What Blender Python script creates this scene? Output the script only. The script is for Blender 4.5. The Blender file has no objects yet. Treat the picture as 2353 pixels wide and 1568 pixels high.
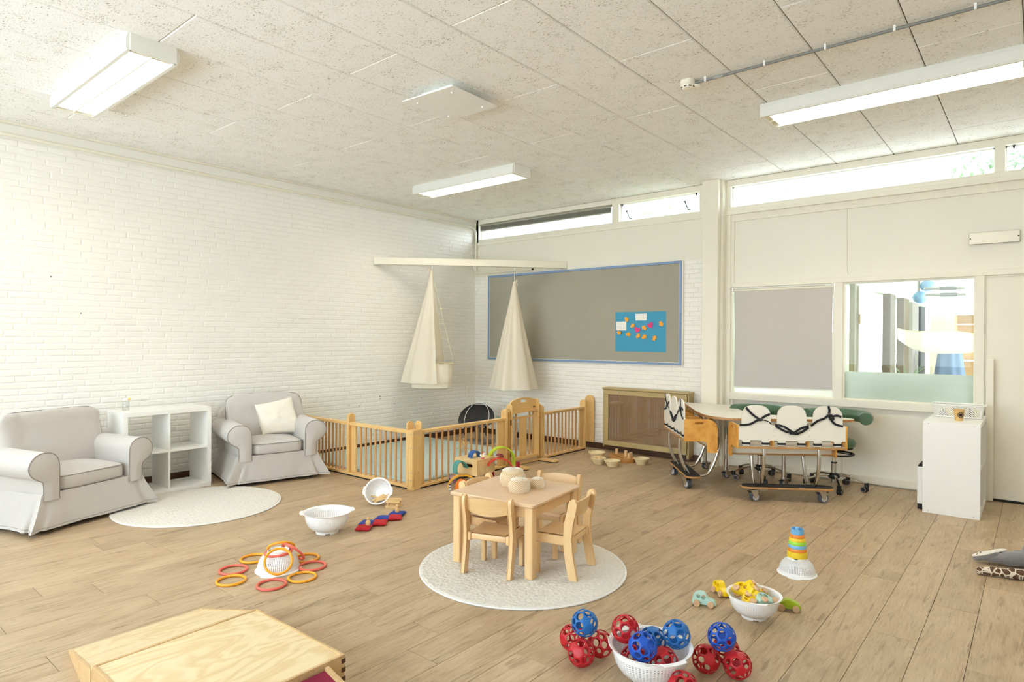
import bpy, bmesh, math, random
from mathutils import Vector, Matrix, noise
from mathutils.geometry import tessellate_polygon
random.seed(7)
PI = math.pi; R = math.radians
S = bpy.context.scene; COL = S.collection
# ------------------------------------------------------------ camera (solved from the photo's vanishing lines, 2353 x 1568)
W_, H_, F_ = 2353.0, 1568.0, 1451.2
CAM = Vector((0, 0, 1.45)); YAW, PIT, ROL = R(39.888), R(0.261), R(0.2613)
FW = Vector((-math.sin(YAW)*math.cos(PIT), math.cos(YAW)*math.cos(PIT), -math.sin(PIT)))
r0 = Vector((math.cos(YAW), math.sin(YAW), 0)); u0 = r0.cross(FW)
RT = r0*math.cos(ROL)+u0*math.sin(ROL); UP = u0*math.cos(ROL)-r0*math.sin(ROL)
cd = bpy.data.cameras.new('camera'); cam = bpy.data.objects.new('camera', cd); COL.objects.link(cam)
cam.matrix_world = Matrix((( RT.x, UP.x, -FW.x, CAM.x), (RT.y, UP.y, -FW.y, CAM.y), (RT.z, UP.z, -FW.z, CAM.z), (0, 0, 0, 1)))
cd.sensor_fit = 'HORIZONTAL'; cd.sensor_width = 36; cd.lens = 36*F_/W_; cd.clip_start = .05; cd.clip_end = 300
S.camera = cam
def ray(x, y): return FW+RT*((x-W_/2)/F_)+UP*((H_/2-y)/F_)
def onz(x, y, z=0.0):
    d = ray(x, y); return CAM+d*((z-CAM.z)/d.z)
def ony(x, y, Y):
    d = ray(x, y); return CAM+d*(Y/d.y)
def onx(x, y, X):
    d = ray(x, y); return CAM+d*(X/d.x)
# ------------------------------------------------------------ world, daylight, exposure
w = bpy.data.worlds.new('sky'); S.world = w; w.use_nodes = True
bgn = w.node_tree.nodes['Background']; bgn.inputs[0].default_value = (.78, .88, 1.0, 1); bgn.inputs[1].default_value = 11.0
S.view_settings.view_transform = 'Standard'; S.view_settings.look = 'None'; S.view_settings.gamma = 1
S.view_settings.exposure = 0.16; S.view_settings.use_curve_mapping = False
S.cycles.use_denoising = True; S.cycles.max_bounces = 10; S.cycles.diffuse_bounces = 6; S.cycles.transparent_max_bounces = 16
S.cycles.sample_clamp_indirect = 8; S.cycles.caustics_reflective = False; S.cycles.caustics_refractive = False
def portal(loc, sx, sy, rot):
    l = bpy.data.lights.new('daylight_portal', 'AREA'); l.shape = 'RECTANGLE'; l.size = sx; l.size_y = sy
    l.cycles.is_portal = True
    o = bpy.data.objects.new('daylight_portal', l); COL.objects.link(o); o.location = loc; o.rotation_euler = rot
# room shell
XL, YB, ZC, XR, YF = -6.71, 7.135, 3.263, 2.0, -2.3
WINS = [(-6.5, -4.5), (-4.3, -2.3), (-2.1, -.1)]         # windows in the wall behind the photographer
for a, b in WINS: portal(((a+b)/2, YF-.06, 1.85), b-a, 2.1, (-PI/2, 0, 0))
CLER = [(-6.642, -4.277), (-4.177, -3.09), (-2.717, -.32), (-.247, .9)]
for a, b in CLER: portal(((a+b)/2, YB+.2, 3.07), b-a, .22, (PI/2, 0, 0))
# ------------------------------------------------------------ materials
def lin(c): return tuple(((v/255)/12.92 if v/255 <= .04045 else ((v/255+.055)/1.055)**2.4) for v in c)+(1,)
def newmat(name):
    m = bpy.data.materials.new(name); m.use_nodes = True; nt = m.node_tree
    return m, nt, nt.nodes['Principled BSDF'], nt.nodes, nt.links
def P(b, **k):
    for n, v in k.items(): b.inputs[n.replace('_', ' ')].default_value = v
def mat(name, rgb, rough=.5, metal=0, var=.06, scale=12, bump=0, bscale=200, spec=.5, coat=0, sheen=0, stretch=(1, 1, 1), trans=0):
    "plain painted / plastic / fabric surface: base colour with soft tonal variation and optional fine relief"
    m, nt, b, N, L = newmat(name)
    tc = N.new('ShaderNodeTexCoord'); mp = N.new('ShaderNodeMapping'); mp.inputs['Scale'].default_value = stretch
    L.new(tc.outputs['Object'], mp.inputs[0])
    nz = N.new('ShaderNodeTexNoise'); nz.inputs['Scale'].default_value = scale; nz.inputs['Detail'].default_value = 3
    L.new(mp.outputs[0], nz.inputs['Vector'])
    c = lin(rgb); mx = N.new('ShaderNodeMix'); mx.data_type = 'RGBA'
    mx.inputs[6].default_value = tuple(v*(1-var) for v in c[:3])+(1,); mx.inputs[7].default_value = tuple(min(1, v*(1+var)) for v in c[:3])+(1,)
    L.new(nz.outputs[0], mx.inputs[0]); L.new(mx.outputs[2], b.inputs['Base Color'])
    P(b, Roughness=rough, Metallic=metal)
    b.inputs['Specular IOR Level'].default_value = spec
    if coat: b.inputs['Coat Weight'].default_value = coat; b.inputs['Coat Roughness'].default_value = .15
    if sheen: b.inputs['Sheen Weight'].default_value = sheen
    if bump:
        n2 = N.new('ShaderNodeTexNoise'); n2.inputs['Scale'].default_value = bscale; n2.inputs['Detail'].default_value = 2
        L.new(mp.outputs[0], n2.inputs['Vector'])
        bp = N.new('ShaderNodeBump'); bp.inputs['Strength'].default_value = bump; bp.inputs['Distance'].default_value = .002
        L.new(n2.outputs[0], bp.inputs['Height']); L.new(bp.outputs[0], b.inputs['Normal'])
    return m
def ramp(N, stops):
    r = N.new('ShaderNodeValToRGB'); e = r.color_ramp.elements
    while len(e) < len(stops): e.new(.5)
    for k, (p, c) in zip(e, stops): k.position = p; k.color = c
    return r
def wood(name, a, b_, rough=.4, axis=0, scale=3, grain=22, figure=0, coat=.15):
    "wood: fine fibres along one axis plus slow bands, between two tones"
    m, nt, b, N, L = newmat(name)
    tc = N.new('ShaderNodeTexCoord'); oi = N.new('ShaderNodeObjectInfo')
    ad = N.new('ShaderNodeVectorMath'); ad.operation = 'ADD'; mu = N.new('ShaderNodeVectorMath'); mu.operation = 'SCALE'
    cb = N.new('ShaderNodeCombineXYZ'); L.new(oi.outputs['Random'], cb.inputs[0]); L.new(oi.outputs['Random'], cb.inputs[1]); L.new(oi.outputs['Random'], cb.inputs[2])
    L.new(cb.outputs[0], mu.inputs[0]); mu.inputs['Scale'].default_value = 17
    L.new(tc.outputs['Object'], ad.inputs[0]); L.new(mu.outputs[0], ad.inputs[1])
    sc = [grain, grain, grain]; sc[axis] = grain*.06
    mp = N.new('ShaderNodeMapping'); mp.inputs['Scale'].default_value = sc; L.new(ad.outputs[0], mp.inputs[0])
    n1 = N.new('ShaderNodeTexNoise'); n1.inputs['Scale'].default_value = scale; n1.inputs['Detail'].default_value = 5; n1.inputs['Distortion'].default_value = .4
    L.new(mp.outputs[0], n1.inputs['Vector'])
    s2 = [3.5, 3.5, 3.5]; s2[axis] = 1.2
    mp2 = N.new('ShaderNodeMapping'); mp2.inputs['Scale'].default_value = s2; L.new(ad.outputs[0], mp2.inputs[0])
    n2 = N.new('ShaderNodeTexNoise'); n2.inputs['Scale'].default_value = 1.5; n2.inputs['Detail'].default_value = 2; n2.inputs['Distortion'].default_value = 1.5
    L.new(mp2.outputs[0], n2.inputs['Vector'])
    if figure:
        wv = N.new('ShaderNodeMath'); wv.operation = 'MULTIPLY'; wv.inputs[1].default_value = figure; L.new(n2.outputs[0], wv.inputs[0])
        sn = N.new('ShaderNodeMath'); sn.operation = 'SINE'; L.new(wv.outputs[0], sn.inputs[0])
        mr = N.new('ShaderNodeMapRange'); mr.inputs[1].default_value = -1; L.new(sn.outputs[0], mr.inputs[0]); src = mr.outputs[0]
    else: src = n2.outputs[0]
    mx = N.new('ShaderNodeMath'); mx.operation = 'MULTIPLY_ADD'; mx.inputs[1].default_value = .55; L.new(n1.outputs[0], mx.inputs[0])
    h = N.new('ShaderNodeMath'); h.operation = 'MULTIPLY'; h.inputs[1].default_value = .45; L.new(src, h.inputs[0]); L.new(h.outputs[0], mx.inputs[2])
    rp = ramp(N, [(.25, lin(b_)), (.75, lin(a))]); L.new(mx.outputs[0], rp.inputs[0]); L.new(rp.outputs[0], b.inputs['Base Color'])
    P(b, Roughness=rough); b.inputs['Coat Weight'].default_value = coat; b.inputs['Coat Roughness'].default_value = .25
    return m
def glassmat(name, tint=(.96, .98, .97), refl=.08):
    m = bpy.data.materials.new(name); m.use_nodes = True; N = m.node_tree.nodes; L = m.node_tree.links; N.clear()
    t = N.new('ShaderNodeBsdfTransparent'); t.inputs[0].default_value = tint+(1,)
    g = N.new('ShaderNodeBsdfGlossy'); g.inputs['Roughness'].default_value = .02
    lw = N.new('ShaderNodeLayerWeight'); lw.inputs[0].default_value = .25
    mr = N.new('ShaderNodeMapRange'); mr.inputs[3].default_value = refl*.5; mr.inputs[4].default_value = min(1, refl*5); L.new(lw.outputs['Fresnel'], mr.inputs[0])
    mx = N.new('ShaderNodeMixShader'); L.new(mr.outputs[0], mx.inputs[0]); L.new(t.outputs[0], mx.inputs[1]); L.new(g.outputs[0], mx.inputs[2])
    o = N.new('ShaderNodeOutputMaterial'); L.new(mx.outputs[0], o.inputs[0]); return m
def emit(name, rgb, st):
    m = bpy.data.materials.new(name); m.use_nodes = True; b = m.node_tree.nodes['Principled BSDF']
    b.inputs['Base Color'].default_value = (.8, .8, .8, 1); b.inputs['Emission Color'].default_value = lin(rgb); b.inputs['Emission Strength'].default_value = st
    return m
# ------------------------------------------------------------ mesh builder
def mtx(x=0, y=0, z=0, rx=0, ry=0, rz=0, s=1):
    return Matrix.Translation((x, y, z)) @ Matrix.Rotation(rz, 4, 'Z') @ Matrix.Rotation(ry, 4, 'Y') @ Matrix.Rotation(rx, 4, 'X') @ Matrix.Scale(s, 4)
def frame(o, x, y, z=None):
    x = Vector(x); y = Vector(y); z = Vector(z) if z else x.cross(y)
    return Matrix(((x.x, y.x, z.x, o[0]), (x.y, y.y, z.y, o[1]), (x.z, y.z, z.z, o[2]), (0, 0, 0, 1)))
class MB:
    def __init__(s): s.v = []; s.f = []
    def add(s, vs, fs, m=None):
        n = len(s.v)
        s.v += [tuple(m @ Vector(p)) if m else tuple(p) for p in vs]
        if m and m.determinant() < 0: fs = [f[::-1] for f in fs]
        s.f += [tuple(i+n for i in f) for f in fs]; return s
    def box(s, x0, x1, y0, y1, z0, z1, b=0, m=None):
        if not b:
            v = [(x, y, z) for x in (x0, x1) for y in (y0, y1) for z in (z0, z1)]
            return s.add(v, [(0, 1, 3, 2), (4, 6, 7, 5), (0, 4, 5, 1), (2, 3, 7, 6), (0, 2, 6, 4), (1, 5, 7, 3)], m)
        b = min(b, (x1-x0)*.49, (y1-y0)*.49, (z1-z0)*.49)
        X = (x0, x1); Y = (y0, y1); Z = (z0, z1); v = []; ix = {}
        for i in (0, 1):
            for j in (0, 1):
                for k in (0, 1):
                    sx, sy, sz = (1, -1)[i], (1, -1)[j], (1, -1)[k]
                    for a in range(3):
                        p = [X[i]+sx*b, Y[j]+sy*b, Z[k]+sz*b]; p[a] = (X[i], Y[j], Z[k])[a]
                        ix[(i, j, k, a)] = len(v); v.append(tuple(p))
        f = []
        def q(*c): f.append(tuple(ix[t] for t in c))
        for a in (0, 1):
            c = [(a, 0, 0, 0), (a, 0, 1, 0), (a, 1, 1, 0), (a, 1, 0, 0)]; q(*(c if a == 0 else c[::-1]))
            c = [(0, a, 0, 1), (1, a, 0, 1), (1, a, 1, 1), (0, a, 1, 1)]; q(*(c if a == 0 else c[::-1]))
            c = [(0, 0, a, 2), (0, 1, a, 2), (1, 1, a, 2), (1, 0, a, 2)]; q(*(c if a == 0 else c[::-1]))
        for i in (0, 1):
            for j in (0, 1):
                e = (i+j) % 2
                c = [(i, j, 0, 0), (i, j, 1, 0), (i, j, 1, 1), (i, j, 0, 1)]; q(*(c[::-1] if e == 0 else c))
                c = [(i, 0, j, 0), (i, 1, j, 0), (i, 1, j, 2), (i, 0, j, 2)]; q(*(c if e == 0 else c[::-1]))
                c = [(0, i, j, 1), (1, i, j, 1), (1, i, j, 2), (0, i, j, 2)]; q(*(c[::-1] if e == 0 else c))
                for k in (0, 1):
                    c = [(i, j, k, 0), (i, j, k, 1), (i, j, k, 2)]; q(*(c if (i+j+k) % 2 == 0 else c[::-1]))
        return s.add(v, f, m)
    def cyl(s, p0, p1, r0, r1=None, n=16, m=None):
        return s.tube([p0, p1], [r0, r0 if r1 is None else r1], n, m=m)
    def tube(s, pts, r, n=8, closed=False, m=None, flat=1.0, up=None):
        pts = [Vector(p) for p in pts]; k = len(pts); rs = r if isinstance(r, (list, tuple)) else [r]*k
        T = []
        for i in range(k):
            a = pts[(i-1) % k] if (closed or i) else pts[i]; b = pts[(i+1) % k] if (closed or i < k-1) else pts[i]
            T.append((b-a).normalized())
        nrm = Vector(up) if up else (Vector((0, 0, 1)) if abs(T[0].z) < .9 else Vector((1, 0, 0)))
        v = []
        for i in range(k):
            nrm = (nrm-T[i]*nrm.dot(T[i])).normalized(); bi = T[i].cross(nrm)
            for j in range(n):
                a = 2*PI*j/n; v.append(pts[i]+nrm*math.cos(a)*rs[i]*flat+bi*math.sin(a)*rs[i])
        f = []
        for i in range(k if closed else k-1):
            for j in range(n):
                f.append((i*n+j, i*n+(j+1) % n, ((i+1) % k)*n+(j+1) % n, ((i+1) % k)*n+j))
        if not closed: f += [tuple(range(n-1, -1, -1)), tuple((k-1)*n+j for j in range(n))]
        return s.add(v, f, m)
    def lathe(s, prof, n=32, m=None, a0=0, a1=2*PI):
        full = abs(a1-a0-2*PI) < 1e-6; c = n if full else n+1; v = []
        for r, z in prof:
            for j in range(c):
                a = a0+(a1-a0)*j/n; v.append((r*math.cos(a), r*math.sin(a), z))
        f = []
        for i in range(len(prof)-1):
            for j in range(n):
                q = (i*c+j, i*c+(j+1) % c, (i+1)*c+(j+1) % c, (i+1)*c+j); f.append(q)
        return s.add(v, f, m)
    def prism(s, out, z0, z1, m=None, holes=(), b=0):
        "extruded outline (counter-clockwise), optional holes, optional chamfer on the outer edge"
        loops = [list(out)]+[list(h) for h in holes]
        if not holes:
            n = len(out); v = []; f = []
            if b:
                c = Vector((sum(p[0] for p in out)/n, sum(p[1] for p in out)/n)); ins = []
                for i in range(n):
                    p0, p, p2 = (Vector(out[(i-1) % n]), Vector(out[i]), Vector(out[(i+1) % n]))
                    d1 = (p-p0).normalized(); d2 = (p2-p).normalized(); nn = Vector((-(d1.y+d2.y), d1.x+d2.x))
                    nn = nn.normalized() if nn.length > 1e-6 else Vector((-d1.y, d1.x)); ins.append(p+nn*b)
                rows = [(ins, z0), (out, z0+b), (out, z1-b), (ins, z1)]
            else: rows = [(out, z0), (out, z1)]
            for o, z in rows: v += [(p[0], p[1], z) for p in o]
            k = len(rows)
            for i in range(k-1):
                for j in range(n): f.append((i*n+j, i*n+(j+1) % n, (i+1)*n+(j+1) % n, (i+1)*n+j))
            f += [tuple(range(n-1, -1, -1)), tuple((k-1)*n+j for j in range(n))]
            return s.add(v, f, m)
        flat = [p for l in loops for p in l]; tri = tessellate_polygon([[Vector((p[0], p[1], 0)) for p in l] for l in loops]); N = len(flat)
        v = [(p[0], p[1], z0) for p in flat]+[(p[0], p[1], z1) for p in flat]; f = []
        for t in tri:
            a, b_, c = [flat[i] for i in t]
            if (b_[0]-a[0])*(c[1]-a[1])-(b_[1]-a[1])*(c[0]-a[0]) < 0: t = t[::-1]
            f.append(tuple(i+N for i in t)); f.append(tuple(t[::-1]))
        o = 0
        for li, l in enumerate(loops):
            n = len(l)
            for j in range(n):
                q = (o+j, o+(j+1) % n, o+(j+1) % n+N, o+j+N); f.append(q)
            o += n
        return s.add(v, f, m)
    def grid(s, fn, nu, nv, cu=False, cv=False, m=None):
        U = nu if cu else nu+1; V = nv if cv else nv+1
        v = [fn(i/nu, j/nv) for i in range(U) for j in range(V)]; f = []
        for i in range(nu):
            for j in range(nv): f.append((i*V+j, ((i+1) % U)*V+j, ((i+1) % U)*V+(j+1) % V, i*V+(j+1) % V))
        return s.add(v, f, m)
    def ell(s, c, r, nu=16, nv=10, m=None):
        r = (r, r, r) if not isinstance(r, (tuple, list)) else r
        def fn(u, v):
            a = 2*PI*u; b = -PI/2+PI*v
            return (c[0]+r[0]*math.cos(a)*math.cos(b), c[1]+r[1]*math.sin(a)*math.cos(b), c[2]+r[2]*math.sin(b))
        return s.grid(fn, nu, nv, True, m=m)
    def pillow(s, c, h, e=.35, nu=40, nv=24, bulge=0, wr=0, wf=6, seed=0, m=None):
        "soft box (superellipsoid) with half sizes h; wr = wrinkle depth"
        def pw(t, e): return math.copysign(abs(t)**e, t)
        def fn(u, v):
            a = 2*PI*u; b = -PI/2+PI*v
            p = Vector((pw(math.cos(a), e)*pw(math.cos(b), e), pw(math.sin(a), e)*pw(math.cos(b), e), pw(math.sin(b), e)))
            q = Vector((p.x*h[0], p.y*h[1], p.z*h[2]))
            if bulge: q.z *= 1+bulge*(1-p.x*p.x)*(1-p.y*p.y)
            if wr:
                d = noise.noise(Vector((q.x*wf+seed, q.y*wf, q.z*wf)))+.5*noise.noise(Vector((q.x*wf*2.3, q.y*wf*2.3+seed, q.z*wf*2.3)))
                q += p.normalized()*wr*d
            return (q.x+c[0], q.y+c[1], q.z+c[2])
        return s.grid(fn, nu, nv, True, m=m)
    def mesh(s, name):
        me = bpy.data.meshes.new(name); me.from_pydata(s.v, [], s.f); return me
    def build(s, name, ma, parent=None, sm=38, weld=False, **k):
        me = s.mesh(name)
        if weld:
            bm = bmesh.new(); bm.from_mesh(me); bmesh.ops.remove_doubles(bm, verts=bm.verts, dist=1e-5); bmesh.ops.recalc_face_normals(bm, faces=bm.faces); bm.to_mesh(me); bm.free()
        if sm:
            me.polygons.foreach_set('use_smooth', [True]*len(me.polygons)); me.set_sharp_from_angle(angle=R(sm))
        if ma: me.materials.append(ma)
        return link(name, me, parent, **k)
def link(name, me, parent=None, loc=None, rot=None, label=None):
    o = bpy.data.objects.new(name, me); COL.objects.link(o)
    if parent: o.parent = parent
    if loc: o.location = loc
    if rot: o.rotation_euler = rot
    if label: o['label'] = label
    return o
def tag(o, label, cat, group=None):
    o['label'] = label; o['category'] = cat
    if group: o['group'] = group
    return o
def thing(name, label, cat, loc=(0, 0, 0), rz=0, group=None, rot=None):
    o = bpy.data.objects.new(name, None); COL.objects.link(o); o.empty_display_size = .05
    o.location = loc; o.rotation_euler = rot or (0, 0, rz); return tag(o, label, cat, group)
KIDS = {}
def dup(o, loc=None, rz=0, label=None, group=None, parent=None, rot=None, ma=None):
    "copy a thing with its parts and sub-parts"
    def cp(a, par):
        c = a.copy(); COL.objects.link(c); c.parent = par
        for ch in [x for x in a.children]: cp(ch, c)
        return c
    c = cp(o, parent)
    if loc is not None: c.location = loc
    c.rotation_euler = rot or (0, 0, rz)
    if label: c['label'] = label
    if group: c['group'] = group
    return c
def struct(o): o['kind'] = 'structure'; return o
def rrect(w, h, r, n=5, cx=0, cy=0):
    p = []
    for ax, ay, a0 in ((w/2-r, h/2-r, 0), (-w/2+r, h/2-r, 90), (-w/2+r, -h/2+r, 180), (w/2-r, -h/2+r, 270)):
        for i in range(n+1):
            a = R(a0+90*i/n); p.append((cx+ax+r*math.cos(a), cy+ay+r*math.sin(a)))
    return p
def circle(r, n=24, cx=0, cy=0): return [(cx+r*math.cos(2*PI*i/n), cy+r*math.sin(2*PI*i/n)) for i in range(n)]
def smooth_path(pts, n=6, closed=False):
    "Catmull-Rom through points"
    P_ = [Vector(p) for p in pts]; k = len(P_); out = []
    for i in range(k if closed else k-1):
        a = P_[(i-1) % k] if (closed or i) else P_[0]; b = P_[i]; c = P_[(i+1) % k]; d = P_[(i+2) % k] if (closed or i < k-2) else P_[-1]
        for j in range(n):
            t = j/n; out.append(.5*((2*b)+(c-a)*t+(2*a-5*b+4*c-d)*t*t+(3*b-a-3*c+d)*t**3))
    if not closed: out.append(P_[-1])
    return out
# ============================================================ ROOM
M = {}
M['paint'] = mat('wall_paint', (243, 240, 232), .55, var=.02, scale=3, bump=.25, bscale=60)
M['cream'] = mat('cream_paint', (237, 231, 214), .42, var=.03, scale=5)
M['panel'] = mat('panel_paint', (236, 231, 216), .45, var=.025, scale=2)
M['white'] = mat('white_lacquer', (242, 241, 236), .35, var=.015)
M['dark'] = mat('dark_gap', (38, 36, 32), .8)
M['black'] = mat('black_plastic', (22, 22, 23), .45, var=.1)
M['chrome'] = mat('chrome', (205, 203, 198), .16, 1, var=.03)
M['steel'] = mat('zinc_steel', (190, 186, 176), .3, 1, var=.05)
M['glass'] = glassmat('window_glass')
def floor_mat():
    m, nt, b, N, L = newmat('vinyl_plank')
    g = N.new('ShaderNodeNewGeometry'); oi = N.new('ShaderNodeObjectInfo')
    rs = N.new('ShaderNodeMath'); rs.operation = 'ADD'; L.new(oi.outputs['Random'], rs.inputs[0]); L.new(g.outputs['Random Per Island'], rs.inputs[1])
    fr = N.new('ShaderNodeMath'); fr.operation = 'FRACT'; L.new(rs.outputs[0], fr.inputs[0])
    cb = N.new('ShaderNodeCombineXYZ'); 
    for i in range(3): L.new(fr.outputs[0], cb.inputs[i])
    sc = N.new('ShaderNodeVectorMath'); sc.operation = 'SCALE'; sc.inputs['Scale'].default_value = 31; L.new(cb.outputs[0], sc.inputs[0])
    ad = N.new('ShaderNodeVectorMath'); L.new(g.outputs['Position'], ad.inputs[0]); L.new(sc.outputs[0], ad.inputs[1])
    def ns(scale, st, det, dis):
        mp = N.new('ShaderNodeMapping'); mp.inputs['Scale'].default_value = st; L.new(ad.outputs[0], mp.inputs[0])
        n = N.new('ShaderNodeTexNoise'); n.inputs['Scale'].default_value = scale; n.inputs['Detail'].default_value = det; n.inputs['Distortion'].default_value = dis
        L.new(mp.outputs[0], n.inputs['Vector']); return n.outputs[0]
    fine = ns(9, (9, .8, 1), 6, .6); streak = ns(5, (6, .55, 1), 4, 1.2); slow = ns(1.3, (2.5, .8, 1), 2, 2.2); pores = ns(42, (6, .5, 1), 3, .5)
    base = ramp(N, [(.2, lin((146, 122, 92))), (.5, lin((180, 156, 124))), (.8, lin((202, 181, 150)))]); 
    a1 = N.new('ShaderNodeMath'); a1.operation = 'MULTIPLY_ADD'; a1.inputs[1].default_value = .5; L.new(fine, a1.inputs[0])
    a2 = N.new('ShaderNodeMath'); a2.operation = 'MULTIPLY'; a2.inputs[1].default_value = .5; L.new(slow, a2.inputs[0]); L.new(a2.outputs[0], a1.inputs[2]); L.new(a1.outputs[0], base.inputs[0])
    dk = ramp(N, [(.3, (.42, .38, .34, 1)), (.42, (1, 1, 1, 1))]); L.new(streak, dk.inputs[0])
    dk2 = ramp(N, [(.33, (.55, .5, .45, 1)), (.4, (1, 1, 1, 1))]); L.new(pores, dk2.inputs[0])
    m1 = N.new('ShaderNodeMix'); m1.data_type = 'RGBA'; m1.blend_type = 'MULTIPLY'; m1.inputs[0].default_value = .55; L.new(base.outputs[0], m1.inputs[6]); L.new(dk.outputs[0], m1.inputs[7])
    m2 = N.new('ShaderNodeMix'); m2.data_type = 'RGBA'; m2.blend_type = 'MULTIPLY'; m2.inputs[0].default_value = .5; L.new(m1.outputs[2], m2.inputs[6]); L.new(dk2.outputs[0], m2.inputs[7])
    hv = N.new('ShaderNodeHueSaturation'); mr = N.new('ShaderNodeMapRange'); mr.inputs[3].default_value = .92; mr.inputs[4].default_value = 1.06; L.new(fr.outputs[0], mr.inputs[0])
    L.new(mr.outputs[0], hv.inputs['Value']); L.new(m2.outputs[2], hv.inputs['Color']); L.new(hv.outputs[0], b.inputs['Base Color'])
    P(b, Roughness=.42); b.inputs['Specular IOR Level'].default_value = .4
    bp = N.new('ShaderNodeBump'); bp.inputs['Strength'].default_value = .15; bp.inputs['Distance'].default_value = .001; L.new(streak, bp.inputs['Height']); L.new(bp.outputs[0], b.inputs['Normal'])
    return m
M['floor'] = floor_mat()
def woolwood():
    m, nt, b, N, L = newmat('wood_wool_board')
    g = N.new('ShaderNodeNewGeometry')
    def ns(scale, st, det, dis=0):
        mp = N.new('ShaderNodeMapping'); mp.inputs['Scale'].default_value = st; L.new(g.outputs['Position'], mp.inputs[0])
        n = N.new('ShaderNodeTexNoise'); n.inputs['Scale'].default_value = scale; n.inputs['Detail'].default_value = det; n.inputs['Distortion'].default_value = dis
        L.new(mp.outputs[0], n.inputs['Vector']); return n.outputs[0]
    fib = ns(130, (.5, 1, 1), 4, 1.2); big = ns(7, (1, 1, 1), 3, .5)
    ad = N.new('ShaderNodeMath'); ad.operation = 'MULTIPLY_ADD'; ad.inputs[1].default_value = .28; L.new(big, ad.inputs[0]); L.new(fib, ad.inputs[2])
    rp = ramp(N, [(.44, lin((150, 145, 132))), (.51, lin((236, 233, 224))), (.62, lin((248, 247, 243)))]); L.new(ad.outputs[0], rp.inputs[0])
    L.new(rp.outputs[0], b.inputs['Base Color']); P(b, Roughness=.9)
    bp = N.new('ShaderNodeBump'); bp.inputs['Strength'].default_value = .5; bp.inputs['Distance'].default_value = .003; L.new(ad.outputs[0], bp.inputs['Height']); L.new(bp.outputs[0], b.inputs['Normal'])
    return m
M['wool'] = woolwood()
# ---- floor: planks 0.20 x 1.22 m running along the left wall
fl = struct(MB().box(XL-.2, XR+.2, YF-.2, YB+.3, -.12, -.004).build('floor', M['dark'], sm=0))
known = {0: 4.275, 1: 4.047, -1: 3.465, -7: 2.242, -8: 2.58, -9: 2.06, -10: 1.71, -13: 2.478, -5: 2.45, 4: 3.166, -17: 1.507, -16: 1.76, -21: 1.21}
x0p = -1.64; LP, WP, GP = 1.22, .2, .0018
pm = MB().box(0, WP-GP, 0, LP-GP, -.004, 0, .0009).mesh('plank'); pm.materials.append(M['floor'])
cand = []; rng = random.Random(3)
for k in range(-26, 19):
    xa = x0p+k*WP
    off = known.get(k, rng.random()*LP) % LP
    y = off-LP*4
    while y < YB+.1:
        if y+LP > YF: cand.append((xa, y))
        y += LP
def score(c):
    q = Vector((c[0]+.1, c[1]+.6, 0))-CAM; d = q.dot(FW)
    if d < .3: return 99
    px = F_*q.dot(RT)/d
    return (d+(20 if abs(px) > 1500 else 0)) if d > 1.2 else 60
cand.sort(key=score); rest = MB()
def clip(xa, y): return xa < XL-.001 or xa+WP > XR+.1 or y < YF or y+LP > YB+.02
n_pl = 0
for xa, y in cand:
    if n_pl < 300 and not clip(xa, y): link('plank', pm, fl, (xa, y, 0)); n_pl += 1
    else: rest.box(max(xa, XL), min(xa+WP, XR)-GP, max(y, YF), min(y+LP, YB+.03)-GP, -.004, 0, .0009) if (min(xa+WP, XR)-max(xa, XL) > .01 and min(y+LP, YB+.03)-max(y, YF) > .01) else None
o = rest.build('plank_rest', M['floor'], fl, sm=0); o['kind'] = 'stuff'
# ---- ceiling: wood-wool boards, joints every 0.5125 m
ce = struct(MB().box(XL-.2, XR+.2, YF-.2, YB+.3, ZC+.012, ZC+.2).build('ceiling', mat('ceiling_void', (120, 114, 98), .9), sm=0))
PWd, PL = .5125, 2.0
i = 0; xa = -.595-PWd*12
while xa < XR:
    y = 6.62-PL*5-(0, 1.0)[i % 2] + (0, .04, -.03)[i % 3]
    while y < YB:
        a, b, c, d = max(xa, XL), min(xa+PWd, XR), max(y, YF), min(y+PL, YB)
        if b-a > .02 and d-c > .02: MB().box(a+.003, b-.003, c+.0008, d-.0008, ZC, ZC+.02, .007).build('ceiling_board', M['wool'], ce, sm=0)
        y += PL
    xa += PWd; i += 1
# ---- painted brick
BL, BH, JT = .205, .0475, .0085
M['brick'] = mat('painted_brick', (243, 240, 232), .5, var=.02, scale=5, bump=.5, bscale=38)
def brick_mesh(seed, n):
    r = random.Random(seed); j = lambda a: r.uniform(-a, a); hl, hh = BL/2, BH/2; v = []; f = []
    K = 5
    def ringpts(ins, dep):
        p = []
        for i in range(K): p.append((-hl+ins+(2*hl-2*ins)*i/K, -hh+ins+j(.0016), dep+j(.0008)))
        p.append((hl-ins, -hh+ins, dep)); p.append((hl-ins+j(.002), 0, dep))
        for i in range(K): p.append((hl-ins-(2*hl-2*ins)*i/K, hh-ins+j(.0016), dep+j(.0008)))
        p.append((-hl+ins, hh-ins, dep)); p.append((-hl+ins+j(.002), 0, dep)); return p
    rows = [ringpts(-.0035, -.0036), ringpts(.0015, -.0008), ringpts(.008, .0006)]; m = len(rows[0])
    for q in rows: v += q
    for a in range(2):
        for i in range(m): f.append((a*m+i, a*m+(i+1) % m, (a+1)*m+(i+1) % m, (a+1)*m+i))
    f.append(tuple(2*m+i for i in range(m)))
    b = MB().add(v, f); me = b.mesh('brick'); me.materials.append(M['brick']); return me, b
BV = [brick_mesh(s, 0) for s in range(7)]
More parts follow.
